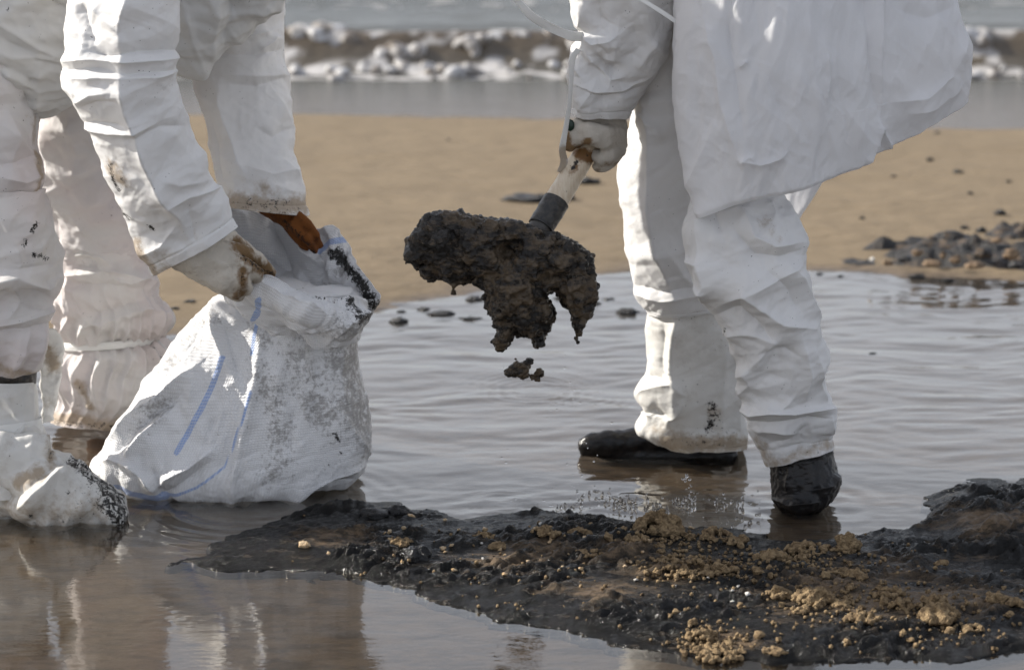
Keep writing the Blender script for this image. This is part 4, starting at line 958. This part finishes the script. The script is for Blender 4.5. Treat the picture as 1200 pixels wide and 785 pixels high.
tube('boot_cover', PB, COVER, [(760, 330, 842, 330, 4.665, .074), (763, 372, 856, 372, 4.67, .078), (765, 405, 864, 405, 4.68, .080), (762, 430, 867, 430, 4.69, .082), (752, 452, 870, 452, 4.69, .085), (750, 466, 871, 466, 4.69, .085), (758, 482, 872, 480, 4.695, .086), (747, 501, 874, 500, 4.70, .090), (756, 512, 874, 512, 4.70, .092), (782, 522, 873, 525, 4.70, .088)],
     nu=260, nv=300, hem=.4, noise=jig(.4), seed=22, squash=.85, folds=[(18, 30, 30, [(796, 350), (793, 400), (792, 450), (790, 500)]), (9, 8, 8, [(794, 370), (791, 400), (790, 445)]), (-7, 6, 8, [(784, 375), (782, 420), (788, 450)]), (13, 10, 7, [(752, 462), (770, 455), (790, 450), (805, 462)]), (9, 8, 8, [(805, 462), (792, 482), (782, 500)]), (-9, 9, 6, [(762, 440), (784, 444)]), (-8, 8, 8, [(764, 474), (776, 482), (784, 478)]), (6, 10, 5, [(752, 480), (768, 490)]), (6, 5, 10, [(848, 400), (845, 450), (842, 520)]), (4, 5, 5, [(852, 380), (862, 450), (866, 520)])],
     tar=[(.95, 10, [(832, 474), (836, 486), (830, 500)]), (.62, 22, [(850, 510)]), (.58, 16, [(780, 512), (850, 518)]), (.5, 4, [(802, 410), (815, 412)]), (.5, 10, [(845, 490)])],
     dirt=[(1, 12, [(780, 516), (830, 520), (870, 520)]), (.6, 16, [(770, 505), (800, 512)]), (.6, 14, [(835, 480)])])
bt = blob('boot', chain([C(812, 490, 4.70, 30), C(806, 506, 4.70, 27), C(770, 511, 4.695, 19), C(738, 517, 4.69, 15), C(712, 518, 4.685, 15), C(694, 520, 4.685, 13), C(685, 522, 4.685, 9)]) + chain([C(686, 528, 4.685, 7), C(720, 531, 4.69, 11), C(845, 533, 4.70, 22)]), .005, RUBBER, PB, [(22, 4, 'c'), (80, 1.5, 'f')], 3)
tube('trouser_leg', PB, SUIT, [(775, -60, 960, -60, 4.46, .12), (795, 60, 940, 60, 4.43, .11), (808, 150, 930, 150, 4.40, .10), (812, 205, 918, 200, 4.36, .095), (811, 238, 916, 232, 4.335, .095), (805, 270, 938, 268, 4.30, .10), (806, 300, 943, 296, 4.295, .10), (815, 328, 941, 318, 4.29, .10), (830, 356, 952, 352, 4.295, .095), (846, 384, 960, 390, 4.30, .090), (866, 428, 967, 430, 4.315, .086), (871, 466, 972, 466, 4.33, .083), (874, 486, 979, 486, 4.335, .085), (884, 514, 974, 506, 4.345, .076), (901, 541, 975, 523, 4.355, .068)],
     nu=320, nv=460, hem=.5, noise=jig(.5), seed=23, squash=.9, folds=[
         (10, 12, 7, [(870, 250), (884, 278), (905, 288), (935, 284)]), (-9, 12, 7, [(860, 268), (885, 298), (915, 300), (936, 292)]), (7, 8, 6, [(930, 262), (940, 280), (936, 300)]), (7, 14, 9, [(900, 232), (905, 255), (900, 280)]), (6, 8, 10, [(825, 240), (822, 280), (826, 325)]), (-6, 7, 7, [(836, 240), (845, 275)]),
         (11, 12, 9, [(806, 304), (826, 308), (834, 330), (828, 345)]), (7, 5, 5, [(820, 328), (834, 336), (830, 352)]),
         (14, 14, 9, [(850, 352), (870, 340), (890, 358), (915, 378), (950, 385)]), (-12, 12, 9, [(845, 366), (868, 362), (890, 380), (905, 398)]), (9, 12, 8, [(870, 342), (905, 330), (938, 306)]), (9, 8, 5, [(926, 318), (942, 344), (958, 376)]), (-7, 12, 8, [(900, 318), (925, 340), (940, 368)]), (8, 9, 7, [(848, 390), (880, 390), (910, 400)]), (7, 7, 8, [(910, 398), (890, 420), (872, 440)]),
         (10, 12, 8, [(878, 424), (884, 448), (870, 466)]), (-9, 16, 10, [(890, 412), (920, 408), (936, 416)]), (9, 12, 8, [(938, 400), (946, 440), (942, 470)]), (7, 6, 5, [(950, 410), (960, 450), (970, 480)]), (8, 10, 6, [(896, 474), (915, 478), (928, 466)]),
         (12, 7, 5, [(870, 478), (885, 484), (905, 480), (930, 484), (976, 480)]), (-10, 6, 6, [(878, 492), (900, 494), (930, 492), (972, 490)]), (7, 10, 7, [(884, 502), (910, 502), (940, 510)]), (-5, 10, 10, [(900, 520), (925, 516), (950, 500)]), (6, 10, 6, [(972, 486), (972, 510)])],
     tar=[(.85, 3, [(852, 384), (850, 396)]), (.5, 4, [(880, 470), (890, 468)]), (.6, 3, [(930, 420)]), (.6, 3, [(838, 342)]), (.4, 8, [(885, 530), (900, 540)])],
     dirt=[(.7, 8, [(888, 515), (905, 540), (940, 532), (972, 520)]), (.45, 10, [(894, 262), (905, 280)])])
tube('boot', PB, RUBBER, [(903, 500, 970, 496, 4.36, .054), (902, 536, 974, 522, 4.36, .058), (903, 556, 980, 548, 4.355, .062), (905, 575, 985, 566, 4.35, .066), (908, 588, 976, 585, 4.345, .066), (914, 598, 962, 598, 4.34, .05)], nu=160, nv=160, noise=[(16, 6, (1, 1, .5), 3), (60, 2, (1, 1, 1), 3)], seed=24, cap_top=True, level=.7, folds=[(5, 4, 4, [(925, 545), (922, 575)]), (6, 5, 5, [(905, 582), (925, 592), (960, 588)]), (5, 5, 5, [(950, 575), (975, 570), (985, 555)])])
tube('sleeve', PB, SUIT, [(795, -330, 890, -300, 4.30, .08), (720, -160, 850, -140, 4.38, .088), (674, -40, 812, -30, 4.42, .086), (673, 5, 800, 4, 4.43, .084), (681, 34, 788, 38, 4.44, .080), (671, 58, 777, 64, 4.45, .080), (667, 92, 760, 92, 4.46, .072), (668, 114, 750, 114, 4.465, .066), (671, 131, 736, 138, 4.47, .056)],
     nu=300, nv=320, hem=1, noise=jig(.7), seed=25, squash=.92, folds=[
         (11, 9, 5, [(690, 44), (700, 52), (716, 46), (724, 40)]), (-12, 8, 8, [(700, 60), (708, 78), (722, 84)]), (9, 5, 5, [(692, 62), (702, 78), (716, 92), (730, 90)]), (10, 14, 8, [(675, 92), (700, 104), (728, 106), (752, 92), (772, 70)]), (-8, 6, 9, [(684, 98), (706, 112), (738, 108), (756, 98)]),
         (9, 16, 8, [(724, 46), (720, 70), (706, 66)]), (-6, 12, 12, [(742, 30), (750, 56), (740, 76)]), (8, 8, 14, [(684, 36), (690, 10), (688, -20)]), (8, 12, 10, [(768, 46), (756, 62), (746, 80)]), (-6, 8, 8, [(700, 0), (704, 28)]), (5, 8, 5, [(682, 128), (694, 108), (700, 92)]), (6, 8, 5, [(672, 66), (684, 84), (690, 94)])])
tube('sleeve', PB, SUIT, [(790, -330, 890, -300, 4.60, .08), (790, -140, 880, -120, 4.74, .075), (770, -40, 830, -20, 4.71, .06), (764, -10, 810, 8, 4.70, .045)], nu=100, nv=100, hem=1, noise=jig(.7), seed=26)
rows = [
    [(800, -150, 4.46), (808, -150, 4.34), (850, -150, 4.25), (920, -150, 4.25), (980, -150, 4.29), (1030, -145, 4.36), (1062, -140, 4.46), (1045, -140, 4.58), (985, -140, 4.66), (930, -140, 4.68), (860, -140, 4.68)],
    [(794, 30, 4.40), (797, 30, 4.27), (842, 45, 4.18), (912, 55, 4.17), (985, 55, 4.20), (1060, 45, 4.28), (1125, 20, 4.42), (1085, 25, 4.62), (1000, 50, 4.76), (915, 60, 4.80), (855, 60, 4.78)],
    [(797, 145, 4.36), (797, 140, 4.24), (846, 148, 4.155), (922, 148, 4.15), (990, 138, 4.19), (1055, 118, 4.28), (1133, 78, 4.44), (1085, 80, 4.68), (1005, 100, 4.80), (950, 140, 4.84), (900, 160, 4.82)],
    [(820, 244, 4.28), (820, 256, 4.19), (870, 238, 4.155), (930, 226, 4.155), (985, 208, 4.19), (1043, 176, 4.29), (1129, 122, 4.46), (1080, 128, 4.70), (1000, 168, 4.80), (953, 232, 4.84), (929, 275, 4.82)]]
loft('gown', PB, GOWN, rows, nu=520, nv=340, solid=.0012, seed=27, noise=[(3.0, 16, (1, 1, .35), 2), (6, 5, (1, 1, .5), 'p'), (17, 2.0, (1, 1, .7), 'p'), (40, .7, (1, 1, 1), 'p')], extra=lambda row, ang, px, py, p: -.004 * np.exp(-((row - 1) / .012) ** 2), folds=[
    (-14, 12, 20, [(1018, -30), (1022, 40), (1030, 110), (1032, 144)]), (13, 14, 9, [(1034, -30), (1036, 50), (1036, 110), (1030, 146)]), (10, 6, 4, [(1030, 146), (1022, 172), (1012, 196)]), (-8, 5, 7, [(1034, 150), (1032, 172), (1026, 188)]), (9, 5, 5, [(1030, 146), (1038, 164), (1044, 176)]),
    (12, 24, 12, [(1046, 120), (1080, 112), (1108, 88), (1132, 40)]), (-8, 12, 20, [(1060, 10), (1090, 20), (1118, 8)]), (8, 20, 14, [(1060, 132), (1090, 124), (1125, 96)]),
    (6, 5, 5, [(970, 62), (972, 92), (968, 118)]), (9, 9, 22, [(826, 20), (838, 70), (844, 120), (866, 184)]), (-6, 14, 10, [(850, 20), (862, 90), (872, 160)]), (4, 5, 5, [(866, 190), (878, 182), (884, 186)]), (5, 7, 5, [(868, 186), (890, 192), (912, 186), (922, 178)]), (7, 20, 10, [(806, 225), (830, 170), (838, 140)]), (-5, 20, 20, [(900, 90), (925, 160), (905, 215)]), (6, 26, 16, [(945, 0), (955, 100), (985, 190)]), (5, 24, 14, [(985, 120), (1012, 160), (1030, 176)]), (5, 4, 4, [(866, 80), (876, 72)])],
    tar=[(.62, 2, [(943, 158)]), (.55, 2, [(970, 118)])])
ribbon('tie', PB, TAPE, [(596, -12, 4.36, 8), (606, 0, 4.36, 8), (622, 18, 4.36, 9), (644, 32, 4.37, 11), (668, 42, 4.38, 11), (684, 44, 4.39, 12), (692, 50, 4.40, 10)], seed=30, noise=[(12, 3, (1, 1, 1), 2)], nv=120)
ribbon('tie', PB, TAPE, [(700, -32, 4.32, 4), (742, -6, 4.31, 4.5), (762, 6, 4.30, 5), (784, 20, 4.29, 5), (806, 36, 4.28, 4)], seed=31, nv=80)
strap = ribbon('strap', PB, TAPE, [(678, 58, 4.36, 7), (671, 70, 4.36, 7), (669, 100, 4.37, 5), (667, 125, 4.38, 5), (663, 150, 4.39, 6), (659, 175, 4.40, 8), (661, 190, 4.41, 9), (655, 202, 4.41, 5)], seed=32, nv=160, dirt=[(1.2, 9, [(660, 178), (658, 202)])], tar=[(.5, 6, [(657, 200)])])
v, f = ICO2; s_ = mpp(4.4)
link('button', make_mesh('button', v * [5.5 * s_, .003, 7 * s_] + P(668, 147, 4.41), f), simple('dark_green_plastic', (.004, .022, .012), .3), strap)
glove('glove', PB, GLOVE, [
    [(705, 130, 4.47, 24), (712, 150, 4.48, 24), (716, 168, 4.48, 20)], [(690, 135, 4.46, 14), (688, 152, 4.45, 12)],
    [(722, 158, 4.46, 13), (708, 158, 4.41, 11), (690, 152, 4.405, 10), (676, 156, 4.43, 9), (672, 166, 4.47, 8)],
    [(722, 166, 4.46, 12), (708, 166, 4.41, 10.5), (694, 161, 4.40, 9.5), (680, 162, 4.42, 8.5), (673, 170, 4.46, 8)],
    [(722, 176, 4.46, 12), (714, 182, 4.42, 10.5), (706, 186, 4.42, 9), (698, 182, 4.44, 8)],
    [(720, 180, 4.47, 11), (710, 192, 4.44, 10), (701, 195, 4.45, 8)],
    [(698, 142, 4.45, 12), (680, 146, 4.43, 10), (672, 160, 4.42, 8.5), (668, 172, 4.42, 7)]],
    tar=[(.45, 5, [(664, 172), (676, 176)])], dirt=[(1, 6, [(664, 160), (666, 174), (682, 174), (688, 166)]), (.5, 6, [(700, 200), (722, 190)])])
glove('glove', PB, GLOVE, [[(790, -4, 4.69, 20), (776, 20, 4.69, 18)], [(778, 10, 4.66, 12), (762, 16, 4.64, 10), (754, 26, 4.68, 9)], [(776, 24, 4.66, 12), (762, 28, 4.64, 9), (752, 36, 4.68, 8)], [(774, 34, 4.67, 10), (762, 40, 4.65, 8), (752, 44, 4.68, 7)], [(770, 42, 4.68, 9), (758, 50, 4.67, 7)]], vox=.005)

# ================================================================== THE SHOVEL and its load
SH = empty('shovel', P(640, 258, 4.37)); tag(SH, 'shovel with pale wooden handle and black wrap, raised and loaded with tarry sludge', 'shovel')
a_ = np.array(P(636, 262, 4.36)); b_ = np.array(P(688, 176, 4.455)); d_ = (b_ - a_)
def rod(name, p0, p1, r0, r1, mat, n=40, nu=40, **kw):
    p0 = np.array(p0); p1 = np.array(p1); ax = (p1 - p0) / np.linalg.norm(p1 - p0); u = np.cross(ax, [0, 1, 0]); u /= np.linalg.norm(u); v_ = np.cross(ax, u)
    an = np.linspace(0, 2 * np.pi, nu, endpoint=False); t = np.linspace(0, 1, n)
    V = p0 + (p1 - p0) * t[:, None, None] + (r0 + (r1 - r0) * t)[:, None, None] * (np.cos(an)[None, :, None] * u + np.sin(an)[None, :, None] * v_)
    return finish_grid(name, V, True, mat, SH, cap_top=True, **kw)
rod('handle', a_ + d_ * .02, a_ + d_ * 2.75, .0232, .0190, WOOD, n=200, noise=[(30, .8, (1, 1, 1), 2)], tar=[(.7, 5, [(676, 190), (672, 196)]), (.55, 4, [(689, 182)])], dirt=[(1, 10, [(680, 180), (694, 184)]), (.7, 6, [(668, 206), (676, 196)]), (.6, 8, [(646, 240), (668, 248)])])
rod('black_wrap', a_ - d_ * .05, a_ + d_ * .30, .0250, .0252, BLACKTAPE, n=60, noise=[(40, 1.8, (1, 1, 1), 3)])
bl = [[(530, 282, 4.30), (550, 280, 4.31), (590, 280, 4.32), (630, 288, 4.33), (655, 305, 4.33)], [(530, 288, 4.32), (555, 286, 4.34), (592, 286, 4.35), (630, 292, 4.35), (652, 310, 4.35)], [(535, 296, 4.34), (558, 294, 4.36), (600, 290, 4.36), (630, 296, 4.36), (648, 312, 4.36)]]
loft('blade', SH, STEEL, bl, nu=40, nv=24, solid=.003)
rod('socket', a_ - d_ * .25, a_ + d_ * .02, .020, .0225, STEEL, n=20)

OUT = [(473, 308), (476, 295), (480, 280), (487, 266), (492, 254), (505, 249), (530, 248), (548, 251), (562, 253), (582, 254), (600, 260), (624, 266), (645, 272), (665, 280), (676, 283), (686, 292), (695, 300), (697, 318), (699, 340), (699, 352), (693, 362), (688, 380), (684, 388), (678, 407), (673, 398), (667, 380), (665, 362), (660, 350), (652, 343), (643, 343), (640, 352), (648, 364), (652, 374), (646, 386), (638, 392), (641, 400), (632, 412), (626, 408), (622, 395), (612, 398), (603, 392), (598, 404), (592, 411), (584, 409), (580, 398), (580, 385), (574, 372), (567, 362), (567, 350), (562, 336), (552, 330), (545, 337), (536, 334), (534, 346), (533, 358), (530, 350), (529, 338), (522, 330), (512, 326), (505, 331), (497, 326), (493, 318), (484, 312), (477, 309), (474, 314)]
rr = np.random.RandomState(9); S = []
ox = rr.uniform(470, 702, 9000); oy = rr.uniform(246, 415, 9000); dd = sdist(ox, oy, OUT)
k = 0
for x, y, d in sorted(zip(ox, oy, dd), key=lambda t: -t[2]):
    if d < 1.6: break
    if d > 14 and rr.rand() > .16: continue
    if 5 < d <= 14 and rr.rand() > .35: continue
    r_ = min(d, 17) * rr.uniform(.8, 1.02)
    up = np.clip((330 - y) / 80, 0, 1); th = .008 + .050 * min(d / 30, 1)
    Yc = 4.31 - .03 * (y > 330) + rr.uniform(-1, 1) * th * (1 if y > 330 else 1.15) + .05 * up * rr.uniform(-.3, 1)
    S.append(C(x, y, Yc, max(r_, 2.2)))
def sl_extra(co, nn):
    w_ = -.002 + .003 * paper(co * 13, 3) + .0032 * paper(co * 34, 5) + .0048 * (np.abs(fbm(co * [30, 40, 60], 4)) - .15) + .0025 * fbm(co * 150, 2) + .005 * np.abs(fbm(co * [34, 34, 11], 3))
    return co + nn * (w_ - .003)[:, None]
sl = blob('sludge_load', S, .0024, SLUDGE, None, (), 14, extra=sl_extra)
tag(sl, 'ragged dripping load of black and brown tarry sludge heaped on the shovel', 'sludge')
for nm, pts, lab in [('falling_clod', [(600, 432, 4.30, 6), (606, 434, 4.30, 10), (614, 430, 4.30, 8), (620, 424, 4.30, 5), (597, 436, 4.30, 5), (612, 440, 4.30, 6), (606, 427, 4.30, 5)], 'larger brown clod falling free below the shovel load'),
                     ('falling_clod', [(626, 440, 4.30, 5), (632, 437, 4.30, 5), (629, 444, 4.30, 3.5)], 'smaller brown clod falling beside the larger one'),
                     ('falling_bit', [(576, 401, 4.3, 2), (577, 400, 4.3, 2.4)], 'tiny dark bit falling left of the lowest drips of the shovel load'),
                     ('falling_bit', [(604, 420.5, 4.3, 1.5), (604.6, 421, 4.3, 1.6)], 'tiny dark bit just above the larger falling clod')]:
    tag(blob(nm, [C(*q) for q in pts], .0016, SLUDGE, None, [(60, 5, 'f'), (170, 2.2, 'f')] if nm == 'falling_clod' else [], 0), lab, 'clod' if nm == 'falling_clod' else 'bit')

# ------------------------------------------------------------------ drops and splashes
Mw = Mat('clear_drop'); Mw.set(color=(.9, .9, .9), rough=.02); Mw.b.inputs['Transmission Weight'].default_value = 1; Mw.b.inputs['IOR'].default_value = 1.33
rr = np.random.RandomState(33); S = []
for i in range(46): S.append(C(rr.normal(672, 16) if i % 3 else rr.normal(620, 30), rr.uniform(395, 575), 4.33, rr.uniform(.5, 1.6)))
for i in range(70):
    x = rr.uniform(590, 890); y = rr.normal(588, 9); S.append(C(x, y, 4.28 + rr.uniform(-.03, .05), rr.uniform(.5, 1.4)))
for i in range(12): S.append(C(808 + rr.normal() * 3, 568 + i * 1.6, 4.3, rr.uniform(.6, 1.5)))
for i in range(7): S.append(C(802 + rr.normal() * 3, 558 + rr.normal() * 3, 4.3, rr.uniform(.8, 2)))
V, F = spheres_mesh(S, ICO2)
tag(link('water_drops', make_mesh('water_drops', V, F), Mw.m), 'clear drops of water falling from the shovel and splashing up behind the bank', 'drops', kind='stuff')
S = []
for cx, cy, n in [(808, 590, 20), (735, 592, 26), (690, 584, 18), (860, 592, 12), (770, 598, 20), (650, 596, 12), (880, 610, 10)]:
    for i in range(n):
        x, y = cx + rr.normal() * 14, cy + rr.normal() * 5; g = G(x, y, 0); h_ = abs(rr.normal()) * .010
        S += [(g[0], g[1], t * h_, .0035 * (1.1 - t * .6)) for t in (0, .4, .8, 1)]
tag(blob('splash', S, .0022, Mw.m, None, [(90, 2, 'f')], 1), 'low ragged water splash behind the oily bank between the two boots', 'splash', kind='stuff')
